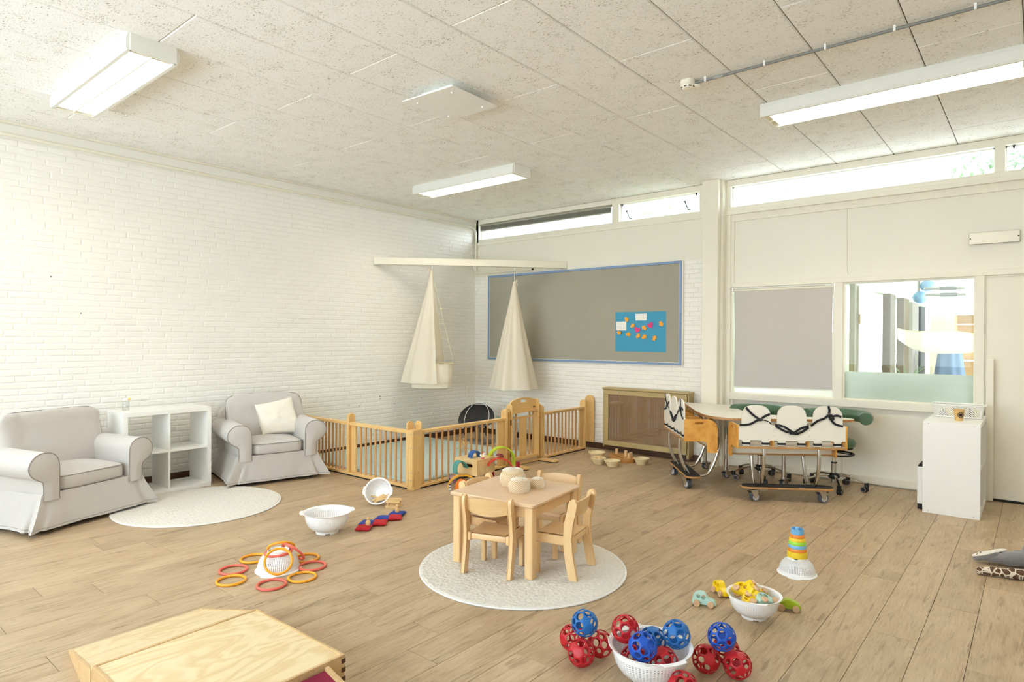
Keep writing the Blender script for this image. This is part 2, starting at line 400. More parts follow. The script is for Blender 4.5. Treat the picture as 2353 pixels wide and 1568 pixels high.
def brick_wall(parent, mk, u0, u1, z0, z1, keep, seed):
    "mk(u,z) -> matrix placing a brick; the 300 that show largest stay separate"
    r = random.Random(seed); cells = []; row = 0; z = z0
    while z+BH < z1:
        u = u0+(row % 2)*(BL+JT)/2+r.uniform(-.04, .04)-BL
        while u < u1:
            a, b = max(u, u0), min(u+BL, u1)
            if b-a > .05: cells.append(((a+b)/2, z+BH/2, (b-a)/BL))
            u += BL+JT
        z += BH+JT; row += 1
    cells.sort(key=keep); rest = MB()
    for n, (u, zz, s) in enumerate(cells):
        m = mk(u, zz) @ Matrix.Translation((0, 0, r.uniform(-.0015, .0015))) @ Matrix.Rotation(r.uniform(-.006, .006), 4, 'Z') @ Matrix.Diagonal((s, 1, 1, 1)); me, mb = BV[r.randrange(7)]
        if n < 300: link('brick', me, parent).matrix_local = m
        else: rest.add(mb.v, mb.f, m)
    o = rest.build('brick_rest', M['brick'], parent, sm=0); o['kind'] = 'stuff'
wl = struct(MB().box(XL-.25, XL-.0035, YF-.2, YB+.2, -.1, ZC+.1).build('wall_left', M['paint'], sm=0))
def vis_left(c):
    u, z, s = c; q = Vector((XL, u, z))-CAM; d = q.dot(FW); px = F_*q.dot(RT)/max(d, .1)+W_/2
    return d+(0 if 0 < px < 1100 else 50)+(0 if z > .9 or u > 4 else 30)
brick_wall(wl, lambda u, z: frame((XL, u, z), (0, 1, 0), (0, 0, 1), (1, 0, 0)), .9, YB, .1, 3.12, vis_left, 5)
for px, py, c in ((117, 636, 0), (873, 911, 1), (874, 917, 1), (906, 914, 0), (906, 928, 0), (802, 932, 0), (825, 933, 0), (968, 914, 0), (968, 939, 0), (186, 720, 0)):
    p = onx(px, py, XL); MB().cyl((XL-.002, p.y, p.z), (XL+.003, p.y, p.z), .008 if c else .005, n=8).build('wall_plug', M['dark'] if not c else mat('rust_%d' % py, (150, 92, 70), .8), wl)
# ---- back wall
wb = MB()
wb.box(XL-.2, -2.98, YB+.0035, YB+.2, -.1, 2.42).box(XL-.2, -2.98, YB, YB+.2, 2.42, 2.866)
wb.box(-2.98, XR+.2, YB+.03, YB+.13, 2.06, 2.87).box(-2.98, -.4, YB+.03, YB+.13, -.1, .78).box(.6, XR+.2, YB+.03, YB+.13, -.1, 2.06)
wb.box(XL-.2, XL+.06, YB, YB+.2, 2.86, ZC+.02)
wbk = struct(wb.build('wall_back', M['panel'], sm=0))
brick_wall(wbk, lambda u, z: frame((u, YB, z), (1, 0, 0), (0, 0, 1), (0, -1, 0)), XL, -2.99, .1, 2.40, lambda c: (0 if c[1] < 1.12 or c[0] > -3.3 else 8)+abs(c[0]+3)+ (3 if c[1] > 1.2 and c[0] < -3.3 else 0), 9)
col = struct(MB().box(-2.987, -2.80, 6.972, YB+.05, 0, ZC, .004).build('wall_column', M['cream'], sm=0))
MB().box(-2.80, -2.772, 7.05, YB+.05, 0, ZC).build('side_strip', M['cream'], col, sm=0)
T = lambda n, mb, ma='cream': struct(mb.build('trim_%d' % n, M[ma], sm=0))
fy0, fy1 = YB-.004, YB+.1
T(1, MB().box(-2.783, -2.715, fy0, fy1, 0, 2.866, .003))                                   # stile by the column
T(2, MB().box(-2.715, XR, fy0, fy1, 2.036, 2.09, .003))                                    # head rail
T(3, MB().box(-2.715, -.386, fy0-.012, fy1, .765, .838, .003))                             # sill rail
T(4, MB().box(-1.628, -1.552, fy0, fy1, .838, 2.036, .003).box(-1.628, -1.552, YB+.006, fy1, .083, .765))
T(5, MB().box(-.45, -.386, fy0, fy1, 0, 2.036, .003))
T(6, MB().box(XL+.03, -2.987, fy0-.012, fy1, 2.866, 2.912, .003).box(-2.783, XR, fy0-.012, fy1, 2.866, 2.912, .003))
T(7, MB().box(-2.715, XR, YB+.012, fy1, 2.79, 2.866, .002).box(-2.715, -2.68, YB+.012, fy1, 2.09, 2.79, .002).box(-2.715, -2.68, YB+.012, fy1, .085, .765, .002))
T(8, MB().box(XL, XL+.03, YF, YB, 3.243, ZC, .003))                                         # slat under the ceiling, left wall
struct(MB().box(-2.715, -.45, YB+.0, YB+.04, .012, .083, .003).build('baseboard_right', M['cream'], sm=0))
M['brown'] = wood('dark_brown_skirting', (96, 62, 38), (62, 38, 22), .5, axis=1)
struct(MB().box(XL, XL+.014, YF, YB, 0, .075, .002).build('baseboard_left', M['brown'], sm=0))
struct(MB().box(XL, -2.99, YB-.014, YB+.002, 0, .075, .002).build('baseboard_back', wood('dark_brown_skirting_back', (96, 62, 38), (62, 38, 22), .5, axis=0), sm=0))
# windows (frame with pane as a part)
def window(n, x0, x1, z0, z1, y0=YB, top=ZC, bot=2.912, fr=.012, pane_y=.07, e0=.05, e1=.05):
    m = MB().box(x0-e0, x1+e1, y0, y0+.12, z1, top, .002).box(x0-e0, x1+e1, y0, y0+.12, bot, z0, .002)
    m.box(x0-e0, x0, y0, y0+.12, z0, z1).box(x1, x1+e1, y0, y0+.12, z0, z1)
    o = struct(m.build('window_%d' % n, M['cream'], sm=0))
    MB().box(x0+fr, x1-fr, y0+pane_y, y0+pane_y+.006, z0+.002, z1-.002).build('pane', M['glass'], o, sm=0)
    f = MB().box(x0, x1, y0+pane_y-.012, y0+pane_y+.02, z1-fr, z1).box(x0, x1, y0+pane_y-.012, y0+pane_y+.02, z0, z0+fr*.3)
    f.box(x0, x0+fr, y0+pane_y-.012, y0+pane_y+.02, z0, z1).box(x1-fr, x1, y0+pane_y-.012, y0+pane_y+.02, z0, z1)
    f.build('glazing_bead', M['white'], o, sm=0); return o
for n, (a, b) in enumerate(CLER): window(n+1, a, b, 2.958, 3.192 if n != 0 else 3.196, e0=(.05, .05, .066, .0365)[n], e1=(.05, .1, .0365, .05)[n])
# ---- wall behind the photographer, with the big windows that light the room; right wall
wf = MB(); xs = [XL-.2]+[v for p in WINS for v in p]+[XR+.2]
wf.box(XL-.2, XR+.2, YF-.2, YF, -.1, .8).box(XL-.2, XR+.2, YF-.2, YF, 2.9, ZC+.1)
for i in range(0, len(xs), 2): wf.box(xs[i], xs[i+1], YF-.2, YF, .8, 2.9)
struct(wf.build('wall_front', M['paint'], sm=0))
for n, (a, b) in enumerate(WINS):
    m = MB()
    for x in (a, (a+b)/2-.03, b-.06): m.box(x, x+.06, YF-.14, YF-.06, .8, 2.9)
    m.box(a, b, YF-.14, YF-.06, .8, .86).box(a, b, YF-.14, YF-.06, 2.84, 2.9)
    o = struct(m.build('window_%d' % (n+7), M['cream'], sm=0))
    MB().box(a+.06, b-.06, YF-.103, YF-.097, .86, 2.84).build('pane', M['glass'], o, sm=0)
struct(MB().box(XR, XR+.2, YF-.2, YB+.2, -.1, ZC+.1).build('wall_right', M['paint'], sm=0))
# ---- interior windows to the next room
w5 = struct(MB().box(-2.715, -2.695, YB+.02, YB+.09, .838, 2.036).box(-1.648, -1.628, YB+.02, YB+.09, .838, 2.036).box(-2.695, -1.648, YB+.02, YB+.09, .838, .856).box(-2.695, -1.648, YB+.02, YB+.09, 2.018, 2.036).build('window_5', M['cream'], sm=0))
MB().box(-2.695, -1.648, YB+.05, YB+.056, .856, 2.018).build('pane', M['glass'], w5, sm=0)
w6 = struct(MB().box(-1.552, -1.536, YB+.02, YB+.09, .838, 2.036).box(-.466, -.45, YB+.02, YB+.09, .838, 2.036).box(-1.536, -.466, YB+.02, YB+.09, .838, .852).box(-1.536, -.466, YB+.02, YB+.09, 2.022, 2.036).build('window_6', M['cream'], sm=0))
MB().box(-1.536, -.466, YB+.05, YB+.056, .852, 2.022).build('pane', glassmat('interior_glass', refl=.02), w6, sm=0)
def frost():
    m = bpy.data.materials.new('frosted_film'); m.use_nodes = True; N = m.node_tree.nodes; L = m.node_tree.links; N.clear()
    t = N.new('ShaderNodeBsdfTranslucent'); t.inputs[0].default_value = (.8, .83, .78, 1); d = N.new('ShaderNodeBsdfDiffuse'); d.inputs[0].default_value = (.75, .77, .72, 1)
    tr = N.new('ShaderNodeBsdfTransparent'); nz = N.new('ShaderNodeTexNoise'); nz.inputs['Scale'].default_value = 3; mr = N.new('ShaderNodeMapRange'); mr.inputs[3].default_value = .05; mr.inputs[4].default_value = .2; L.new(nz.outputs[0], mr.inputs[0])
    a = N.new('ShaderNodeMixShader'); a.inputs[0].default_value = .45; L.new(t.outputs[0], a.inputs[1]); L.new(d.outputs[0], a.inputs[2])
    b = N.new('ShaderNodeMixShader'); L.new(mr.outputs[0], b.inputs[0]); L.new(a.outputs[0], b.inputs[1]); L.new(tr.outputs[0], b.inputs[2])
    o = N.new('ShaderNodeOutputMaterial'); L.new(b.outputs[0], o.inputs[0]); return m
MB().box(-1.535, -.467, YB+.0585, YB+.0592, .853, 1.125).build('frosted_film', frost(), w6, sm=0)
# ---- door
d1 = struct(MB().box(-.383, .56, YB+.035, YB+.075, .02, 2.03, .003).build('door_1', M['cream'], sm=0))
MB().box(-.36, .56, YB+.03, YB+.09, .001, .018).build('threshold', M['dark'], d1, sm=0)
MB().cyl((.47, YB+.035, 1.05), (.47, YB-.02, 1.05), .011).cyl((.47, YB-.02, 1.05), (.36, YB-.02, 1.05), .01).build('door_handle', M['steel'], d1)
# ============================================================ SOFT SEATING, SHELF, RUGS
M['linen'] = mat('grey_linen', (196, 191, 186), .85, var=.05, scale=160, bump=.35, bscale=420, spec=.2, sheen=.3)
M['pipe'] = mat('grey_piping', (150, 144, 138), .8, var=.05)
def armchair(name, label, loc, rz, Wd=1.04, sd=0):
    t = thing(name, label, 'armchair', loc, rz, 'slipcovered armchairs by the brick wall')
    hw, D0, D1 = Wd/2, -.40, .40; aw = .235; ix = hw-aw          # inner face of the arms
    nz = lambda x, y, z: noise.noise(Vector((x*5+sd, y*5, z*5)))
    # skirt: an outline that flares towards the hem, with an inverted pleat at each corner
    def skirt(u, v):
        z = .035+v*.255; fl = (1-v)**1.2
        a = u*4; k = int(a) % 4; s = a-int(a)
        cx = [(-1, -1), (1, -1), (1, 1), (-1, 1)]; p, q = cx[k], cx[(k+1) % 4]
        w_, d_ = hw-.113+.085*fl, .394+.03*fl
        x = (p[0]*(1-s)+q[0]*s)*w_; y = (p[1]*(1-s)+q[1]*s)*d_
        e = min(s, 1-s)*(2*w_ if k % 2 == 0 else 2*d_)
        pl = math.exp(-(e/.03)**2)*.05*fl-math.exp(-((e-.055)/.014)**2)*.028*fl+math.exp(-((e-.10)/.022)**2)*.014*fl
        L = math.hypot(x, y); x += x/L*pl; y += y/L*pl
        d = (nz(x*1.2, y*1.2, z)*.014+noise.noise(Vector((x*14+y*14, z*4, sd)))*.006)*(1-.3*v)
        z += (0 if v > .02 else nz(x, y, 0)*.006)
        return (x+(d if k % 2 else 0)*q[0], y+(d*(1 if k == 2 else -1) if k % 2 == 0 else 0), z)
    m = MB().grid(skirt, 168, 10, True); m.build('skirt', M['linen'], t, sm=50)
    # hem line and frame (feet)
    hem = [skirt(i/168, .07) for i in range(168)]
    MB().tube([(p[0]*1.003, p[1]*1.003, p[2]) for p in hem], .0016, 4, True).build('hem', M['pipe'], t)
    for sx in (-1, 1):
        for sy in (-1, 1): MB().cyl((sx*(hw-.14), sy*.31, 0), (sx*(hw-.14), sy*.31, .09), .022, .028, 10).build('foot', M['black'], t)
    MB().box(-ix, ix, D0+.03, D1-.1, .1, .30, .02).build('seat_deck', M['linen'], t)
    # rolled arms: scroll section swept from front to back
    sec = [(0, .24), (0, .40), (.002, .50), (.02, .555), (.062, .587), (.115, .595), (.165, .582), (.205, .545), (.222, .49), (.205, .44), (.165, .405), (.13, .385), (.118, .35), (.118, .24)]
    sec = [(p.x, p.y) for p in smooth_path([(a, b, 0) for a, b in sec], 3)]
    for sx in (-1, 1):
        def arm(u, v):
            i = min(int(u*(len(sec)-1)), len(sec)-1); a, b = sec[i]
            y = D0+.0+v*(D1-D0-.06); rise = .012*v
            d = noise.noise(Vector((a*8+sd, y*6, b*8)))*.006
            return (sx*(ix+a+d), y+.0*a, b+rise+d)
        m = MB().grid(arm, len(sec)-1, 14)
        fr = [(sx*(ix+a), D0, b) for a, b in sec]; n0 = len(m.v)
        # front panel, slightly puffed
        cen = [(sx*(ix+.06), .26), (sx*(ix+.06), .36), (sx*(ix+.1), .49)]
        def near(p): return min(cen, key=lambda c: (c[1]-max(.26, min(p[2]-.02, .49)))**2)
        for f, dy in ((0, 0), (.25, -.009), (1, -.013)): m.v += [(p[0]+((sx*(ix+.06+.05*max(0, min(1, (p[2]-.36)/.12))))-p[0])*f, D0+dy, p[2]+(max(.24, min(p[2], .49))-p[2])*f) for p in fr]
        N_ = len(fr)
        for k in range(2):
            for i in range(N_-1): m.f.append((n0+k*N_+i, n0+k*N_+i+1, n0+(k+1)*N_+i+1, n0+(k+1)*N_+i))
        ao = m.build('arm', M['linen'], t, sm=45)
        MB().tube([(p[0], p[1]-.002, p[2]) for p in fr], .0033, 6).build('piping', M['pipe'], ao)
        MB().box(sx*(ix+.06)-.056, sx*(ix+.06)+.056, D0+.012, D1-.03, .2, .42, .01).build('arm_side', M['linen'], ao)
    # back frame, back cushion, seat cushion
    MB().pillow((0, D1-.10, .46), (ix+.16, .075, .27), .3, 48, 20, wr=.006, seed=sd).build('back_frame', M['linen'], t, sm=60)
    bm = mtx(0, .14, .595, rx=R(-13))
    bc = MB().pillow((0, 0, 0), (ix+.125, .105, .25), .3, 96, 52, wr=.022, wf=6, seed=sd+3, m=bm).build('back_cushion', M['linen'], t, sm=60)
    pts = []
    for i in range(60):
        a = 2*PI*i/60; c, s_ = math.cos(a), math.sin(a); e = .32
        pts.append(bm @ Vector((math.copysign(abs(c)**e, c)*(ix+.13), -.052, math.copysign(abs(s_)**e, s_)*.25+.004*noise.noise(Vector((a*3, sd, 0))))))
    MB().tube(pts, .0038, 5, True).build('piping', M['pipe'], bc)
    sc = MB().pillow((0, -.08, .345), (ix-.004, .315, .062), .28, 72, 24, bulge=.55, wr=.006, wf=5, seed=sd+9).build('seat_cushion', M['linen'], t, sm=60)
    for z in (.297, .393):
        pts = []
        for i in range(56):
            a = 2*PI*i/56; c, s_ = math.cos(a), math.sin(a); pts.append((math.copysign(abs(c)**.28, c)*(ix-.004), -.08+math.copysign(abs(s_)**.28, s_)*.313, z))
        MB().tube(pts, .0035, 5, True).build('piping', M['pipe'], sc)
    return t
armchair('armchair', 'grey slipcovered armchair with an empty seat beside the white cube shelf', (-6.083, 1.583, 0), R(110), 1.04, 0)
armchair('armchair', 'grey slipcovered armchair with a cream cushion on it, beside the wooden pen fence', (-6.205, 3.437, 0), R(76.4), .99, 4)
M['cream_cloth'] = mat('cream_towelling', (240, 234, 220), .95, var=.04, scale=60, bump=.5, bscale=260, spec=.1, sheen=.2)
def cushion():
    t = thing('cushion', 'cream square cushion slumped against the armchair back', 'cushion', (-6.12, 3.56, .43), R(76.4))
    t.rotation_euler = (R(-20), R(-9), R(80))
    m = MB()
    for sgn in (1, -1):
        def fn(u, v):
            x, z = (u-.5)*2, (v-.5)*2; e = max(0, 1-x*x)**.5*max(0, 1-z*z)**.5
            k = 1-.06*(1-abs(x)**3)*abs(z)**4-.06*(1-abs(z)**3)*abs(x)**4
            d = .05*e**.8+noise.noise(Vector((x*2.3, z*2.3, sgn)))*.012*e+.006*e*noise.noise(Vector((x*6, z*5+x*3, 2)))
            return (x*.2*k, -sgn*d, .185+z*.185*k-.02*(1-z)*x)
        m.grid(fn, 26, 26) if sgn > 0 else m.grid(lambda u, v: fn(1-u, v), 26, 26)
    m.build('cover', M['cream_cloth'], t, sm=60, weld=True)
    MB().tube([(math.copysign(.195, a), 0, .185+b*.18) for a, b in ((-1, -1), (-1, 1))], .003, 4).build('zip_seam', M['cream_cloth'], t)
cushion()
# white cube shelf (2 x 2) : local x = width, front at -y
def cube_shelf(name, label, loc, rz, back=False):
    t = thing(name, label, 'shelf', loc, rz, 'white cube shelves'); w, d, h, th = .77, .39, .77, .037
    MB().box(-w/2, w/2, -d/2, d/2, h-th, h, .001).build('top_board', M['white'], t, sm=0)
    MB().box(-w/2, w/2, -d/2, d/2, 0, th, .001).build('bottom_board', M['white'], t, sm=0)
    for s in (-1, 1): 
        x = s*(w/2-th/2); b = MB().box(x-th/2, x+th/2, -d/2-.001, d/2+.001, th, h-th, .001).build('side_board', M['white'], t, sm=0)
    MB().box(-.008, .008, -d/2+.002, d/2, th, h-th).build('upright_divider', M['white'], t, sm=0)
    for s in (-1, 1):
        x0_, x1_ = (-w/2+th, -.008) if s < 0 else (.008, w/2-th)
        MB().box(x0_, x1_, -d/2+.004, d/2, h/2-.008, h/2+.008).build('shelf_board', M['white'], t, sm=0)
    for sx in (-1, 1):
        for z in (.02, h-.02):
            for yy in (-.155, .155): MB().cyl((sx*(w/2), yy, z), (sx*(w/2+.0015), yy, z), .004, n=8).build('screw_cap', M['steel'], t)
    return t
cube_shelf('cube_shelf', 'white open cube shelf with four compartments and a milk bottle on top', (-6.385, 2.458, 0), PI/2)
cube_shelf('cube_shelf', 'white cube shelf turned sideways to the room, carrying a plastic basket and cup', (-.556, 6.69, 0), PI/2)
bpy.context.view_layer.update()
# milk bottle
M['clear'] = glassmat('clear_plastic', (.93, .94, .93), .1)
def bottle():
    p = onz(302, 946, .77); t = thing('baby_bottle', 'clear baby bottle with yellow stopper standing on the white cube shelf', 'bottle', (-6.44, p.y, .77))
    MB().lathe([(0, .001), (.026, .001), (.028, .01), (.028, .045), (.0265, .05), (.028, .055), (.028, .078), (.02, .09), (.019, .096), (0, .096)], 24).build('body', M['clear'], t)
    MB().lathe([(0, .088), (.022, .088), (.022, .104), (.016, .106), (.014, .112), (0, .112)], 24).build('collar', M['white'], t)
    MB().lathe([(0, .108), (.014, .108), (.011, .118), (.006, .126), (.005, .136), (0, .138)], 16).build('teat', M['clear'], t)
    MB().cyl((.006, .018, .098), (.016, .03, .106), .009, n=12).build('stopper', mat('yellow_plastic', (246, 200, 40), .4), t)
    g = MB()
    for i in range(6): g.box(.0282, .0287, -.004, .012-.005*(i % 2), .018+i*.009, .0195+i*.009)
    g.build('scale_marks', mat('grey_print', (120, 112, 100), .6), t, sm=0)
bottle()
# rugs
def rug(label, c, r, sd):
    t = thing('round_rug', label, 'rug', (c[0], c[1], 0), 0, 'round cream rugs')
    MB().lathe([(0, .001), (r, .001), (r+.003, .006), (r, .011), (0, .011)], 96).build('backing', mat('rug_binding%d' % sd, (232, 230, 226), .8), t)
    pile = MB(); rn = random.Random(sd); st = .0068; K = int(r/st)+1; ix_ = {}
    for i in range(-K, K+1):
        for j in range(-K, K+1):
            d = math.hypot(i, j)*st
            if d < r-.001:
                ix_[(i, j)] = len(pile.v); pile.v.append((i*st+rn.uniform(-.002, .002), j*st+rn.uniform(-.002, .002), .0145+rn.uniform(-.0035, .0035)+.002*noise.noise(Vector((i*.06, j*.06, sd)))-(.006 if d > r-.012 else 0)))
    for (i, j), v in ix_.items():
        q = [(i, j), (i+1, j), (i+1, j+1), (i, j+1)]
        if all(k in ix_ for k in q): pile.f.append(tuple(ix_[k] for k in q))
    o = pile.build('pile', M['rug'], t, sm=80)
    return t
M['rug'] = mat('cream_pile', (224, 219, 208), .98, var=.16, scale=70, bump=1.0, bscale=330, spec=.05, sheen=.15)
rug('round cream rug lying between the two grey armchairs', (-5.53, 2.444), .655, 1)
rug('round cream rug under the small wooden table and chairs', (-2.507, 3.115), .648, 2)
# ============================================================ CHILDREN'S TABLE AND CHAIRS
M['beech'] = wood('beech', (235, 203, 154), (222, 182, 128), .38, axis=2, grain=26)
M['beechx'] = wood('beech_rail', (235, 203, 154), (222, 182, 128), .38, axis=0, grain=26)
M['beechtop'] = wood('beech_laminate', (226, 194, 158), (214, 178, 138), .35, axis=0, grain=30, coat=.3)
M['beechpanel'] = wood('beech_moulded', (236, 205, 156), (224, 186, 133), .35, axis=0, grain=14, figure=9)
def kid_table():
    t = thing('play_table', 'small square beech table with three lidded seagrass baskets on it', 'table', (-2.625, 3.193, .019), R(7.5)); h = .448
    MB().prism(rrect(.625, .625, .02, 4), h-.024, h, b=.006).build('tabletop', M['beechtop'], t)
    for a in (0, 1):
        for s in (-1, 1):
            y = s*.265
            MB().box(-.235, .235, y-.01, y+.01, h-.094, h-.024, .002).build('apron', M['beechx'], t, sm=0, rot=(0, 0, a*PI/2))
    for sx in (-1, 1):
        for sy in (-1, 1): MB().prism(rrect(.055, .055, .008, 3, sx*.268, sy*.268), 0, h-.024).build('leg', M['beech'], t)
kid_table()
def kid_chair():
    t = thing('child_chair', '', 'chair', (0, 0, 0), 0, 'small beech chairs around the play table')
    # rear uprights: one bent piece each, foot to rounded top; local front is -y, uprights at y = 0
    prof = [(-.012, 0), (-.03, .09), (-.043, .17), (-.046, .25), (-.04, .33), (-.02, .42), (-.014, .452), (-.005, .467), (.008, .472), (.022, .466), (.029, .45), (.024, .41), (.004, .33), (-.004, .25), (.0, .17), (.013, .09), (.033, 0)]
    for s in (-1, 1):
        x = s*.152
        mm = frame((x-.0125, 0, 0), (0, 1, 0), (0, 0, 1), (1, 0, 0))
        MB().prism(prof[::-1] if False else prof, 0, .025, m=mm, b=.005).build('rear_leg', M['beech'], t)
        MB().prism(rrect(.028, .032, .006, 3, s*.13, -.235), 0, .19).build('front_leg', M['beech'], t)
        MB().box(s*.128-.012, s*.128+.012, -.255, -.008, .188, .242, .005).build('side_rail', M['beechx'], t, sm=0)
    def back(u, v):
        a = (u-.5)*2; z = (.355+.022*abs(a)**2*1.0)+v*((.462-.012*a*a)-(.355+.022*a*a))
        y0 = .012-(z-.4)*-.0+.03*(1-a*a)
        return (a*.142, -.018+y0+(z-.4)*.25, z)
    m = MB()
    m.grid(back, 20, 4); m.grid(lambda u, v: tuple(Vector(back(1-u, v))+Vector((0, -.011, 0))), 20, 4)
    m.grid(lambda u, v: tuple(Vector(back(u, 1))+Vector((0, -.011*(1-v), 0))), 20, 1).grid(lambda u, v: tuple(Vector(back(u, 0))+Vector((0, -.011*v, 0))), 20, 1)
    m.build('backrest', M['beechpanel'], t, sm=45, weld=True)
    def seat(u, v):
        x, y = (u-.5)*.23, -.262+v*.25; dip = .009*max(0, 1-((x/.1)**2+((y+.12)/.1)**2)); r_ = .012*max(0, 1-v*8)
        return (x, y, .245-dip-r_)
    m = MB().grid(seat, 16, 16); m.box(-.115, .115, -.26, -.013, .2, .236, .004); m.build('seat', M['beechpanel'], t, sm=45)
    return t
kc = kid_chair()
spots = [((-2.552, 2.83), 197.7, 'small beech chair at the play table side facing away from the wooden pen fence'),
         ((-2.15, 3.245), -78, 'small beech chair standing on the rug at the play table side nearest the stacking cups'),
         ((-2.628, 3.675), 12.5, 'small beech chair at the play table side facing the horseshoe table'),
         ((-2.965, 3.18), 97.2, 'small beech chair at the play table side nearest the rainbow arches')]
spots[0] = (spots[0][0], spots[0][1], 'small beech chair at the play table side opposite the white baby bench')
for i, (c, a, lb) in enumerate(spots):
    o = kc if i == 0 else dup(kc)
    o.location = (c[0], c[1], .019); o.rotation_euler = (0, 0, R(a)); o['label'] = lb
# lidded seagrass baskets
M['grass'] = mat('seagrass', (222, 194, 150), .8, var=.22, scale=40, stretch=(1, 1, 6), bump=.6, bscale=120)
M['stitch'] = mat('white_paper_twine', (246, 241, 230), .7)
def lidded_basket(label, p, r, h, z0, n):
    t = thing('lidded_basket', label, 'basket', (p[0], p[1], z0), 0, 'seagrass baskets on the play table')
    def rad(v): return r*(.74+.26*math.sin(PI*(.12+.76*v))**.8) if v < 1 else r*.8
    rows = max(6, int(h/.0085)); hb = h*.76
    pr = [(0, 0)]
    for i in range(rows*4+1):
        v = i/(rows*4); pr.append((rad(v)+.0016*math.sin(v*rows*2*PI), v*hb))
    pr.append((0, hb)); MB().lathe(pr, 40).build('body', M['grass'], t, sm=60)
    rl = rad(1)*.99; hl = h-hb
    pl = [(rl, hb+.001), (rl+.002, hb+hl*.35), (rl*.93, hb+hl*.62)]+[(rl*.93*(1-k/8)+.0001, hb+hl*(.62+.38*(k/8)**.6)+.0012*math.cos(k*PI)) for k in range(1, 9)]
    lid = MB().lathe([(0, hb)]+pl, 40).build('lid', M['grass'], t, sm=60)
    st = MB(); ns = int(26*r/.09)+6
    for i in range(ns):
        a0 = 2*PI*i/ns; st.tube([((rad(v)+.0015)*math.cos(a0+v*1.3), (rad(v)+.0015)*math.sin(a0+v*1.3), v*hb) for v in [k/9 for k in range(10)]], .0016, 4)
    st.build('stitching', M['stitch'], t)
    s2 = MB()
    for i in range(ns):
        a0 = 2*PI*i/ns; s2.tube([(q[0]*math.cos(a0+k*.16)*1.003, q[0]*math.sin(a0+k*.16)*1.003, q[1]+.0015) for k, q in enumerate(pl[:9])], .0014, 4)
    s2.build('stitching', M['stitch'], lid)
TZ = .4675
lidded_basket('large round seagrass basket with a lid on the play table', (-2.70, 3.245), .085, .115, TZ, 0)
lidded_basket('medium lidded seagrass basket, middle-sized of the three on the play table', (-2.555, 3.135), .068, .085, TZ, 1)
lidded_basket('smallest lidded seagrass basket of the three on the play table', (-2.53, 3.295), .047, .066, TZ, 2)
# ============================================================ PLAY PEN
M['birch'] = wood('birch_ply', (232, 196, 132), (216, 172, 104), .38, axis=2, grain=20, coat=.2)
M['birchx'] = wood('birch_rail', (232, 196, 132), (216, 172, 104), .38, axis=0, grain=20, coat=.2)
M['dowel'] = wood('beech_dowel', (212, 160, 96), (196, 142, 80), .4, axis=2, grain=30)
M['rubber'] = mat('black_rubber', (24, 23, 22), .7)
def endboard(parent, x, w=.086, h=.65, th=.017, y=0, name='end_board', z0=.034):
    o = [(-w/2, z0), (w/2, z0)]+[(w/2*math.cos(R(a)), h-w/2+w/2*math.sin(R(a))) for a in range(0, 181, 15)]
    b = MB().prism(o, -th/2, th/2, m=frame((x, y, 0), (0, 1, 0), (0, 0, 1), (1, 0, 0)), b=.0025).build(name, M['birch'], parent)
    MB().cyl((x-th/2-.0015, y, h-.05), (x+th/2+.0015, y, h-.05), .006, n=8).build('bolt', M['steel'], b)
    return b
def pen_panel(label, loc, rz, L, bars, s0=.06, s1=.05):
    t = thing('playpen_fence', label, 'fence', loc, rz, 'wooden pen panels')
    MB().box(0, L, -.0425, .0425, .012, .034, .003).build('bottom_rail', M['birchx'], t, sm=0)
    MB().box(.004, L-.004, -.036, .036, 0, .012).build('rubber_strip', M['rubber'], t, sm=0)
    MB().box(.008, L-.008, -.034, .034, .528, .558, .003).build('top_rail', M['birchx'], t, sm=0)
    endboard(t, .0085); endboard(t, L-.0085)
    for a, b in ((.018, .018+s0), (L-.018-s1, L-.018)):
        if b-a > .01: MB().box(a, b, -.011, .011, .034, .528, .002).build('stile', M['birch'], t, sm=0)
    x0, x1 = .018+s0, L-.018-s1; st = (x1-x0)/(bars+1)
    bm = MB().cyl((0, 0, .034), (0, 0, .528), .0105, n=12).mesh('bar'); bm.materials.append(M['dowel']); bm.polygons.foreach_set('use_smooth', [True]*len(bm.polygons)); bm.set_sharp_from_angle(angle=R(40))
    for i in range(bars): link('bar', bm, t, (x0+st*(i+1), 0, 0))
    for z in (.16, .40):
        for x in (-.0015, L+.0015): MB().cyl((x, -.02, z), (x+.002, -.02, z), .006, n=8).build('screw', M['steel'], t)
    return t
YA, XC = 4.025, -4.592
pen_panel('pale wooden pen panel whose far end disappears behind the grey armchair', (-6.62, YA, 0), 0, 1.045, 13)
pen_panel('pale wooden pen panel standing behind the tipped white colander', (-5.572, YA, 0), 0, .945, 9, .075, .04)
pen_panel('long pale wooden pen panel behind the toy trolley with coloured arches', (XC, 4.085, 0), PI/2, 1.285, 12, .06, .10)
pen_panel('pale wooden pen panel running from the gate to the wall', (XC, 6.035, 0), PI/2, .925, 9, .05, .08)
cp = thing('pen_corner', 'screwed wooden corner post joining two pen panels', 'post', (XC+.042, YA-.042, 0))
MB().box(-.078, -.004, 0, .016, .034, .555, .002).build('post_board', M['birch'], cp, sm=0)
MB().box(-.016, 0, .006, .10, .034, .555, .002).build('post_board', M['birch'], cp, sm=0)
MB().prism([(-.078, 0), (-.012, 0), (0, .012), (0, .10), (-.078, .10)], .555, .57).build('cap_plate', M['birchx'], cp, sm=0)
MB().prism([(-.078, 0), (-.02, 0), (0, .02), (0, .10), (-.078, .10)], 0.0, .034).build('base_plate', M['birchx'], cp, sm=0)
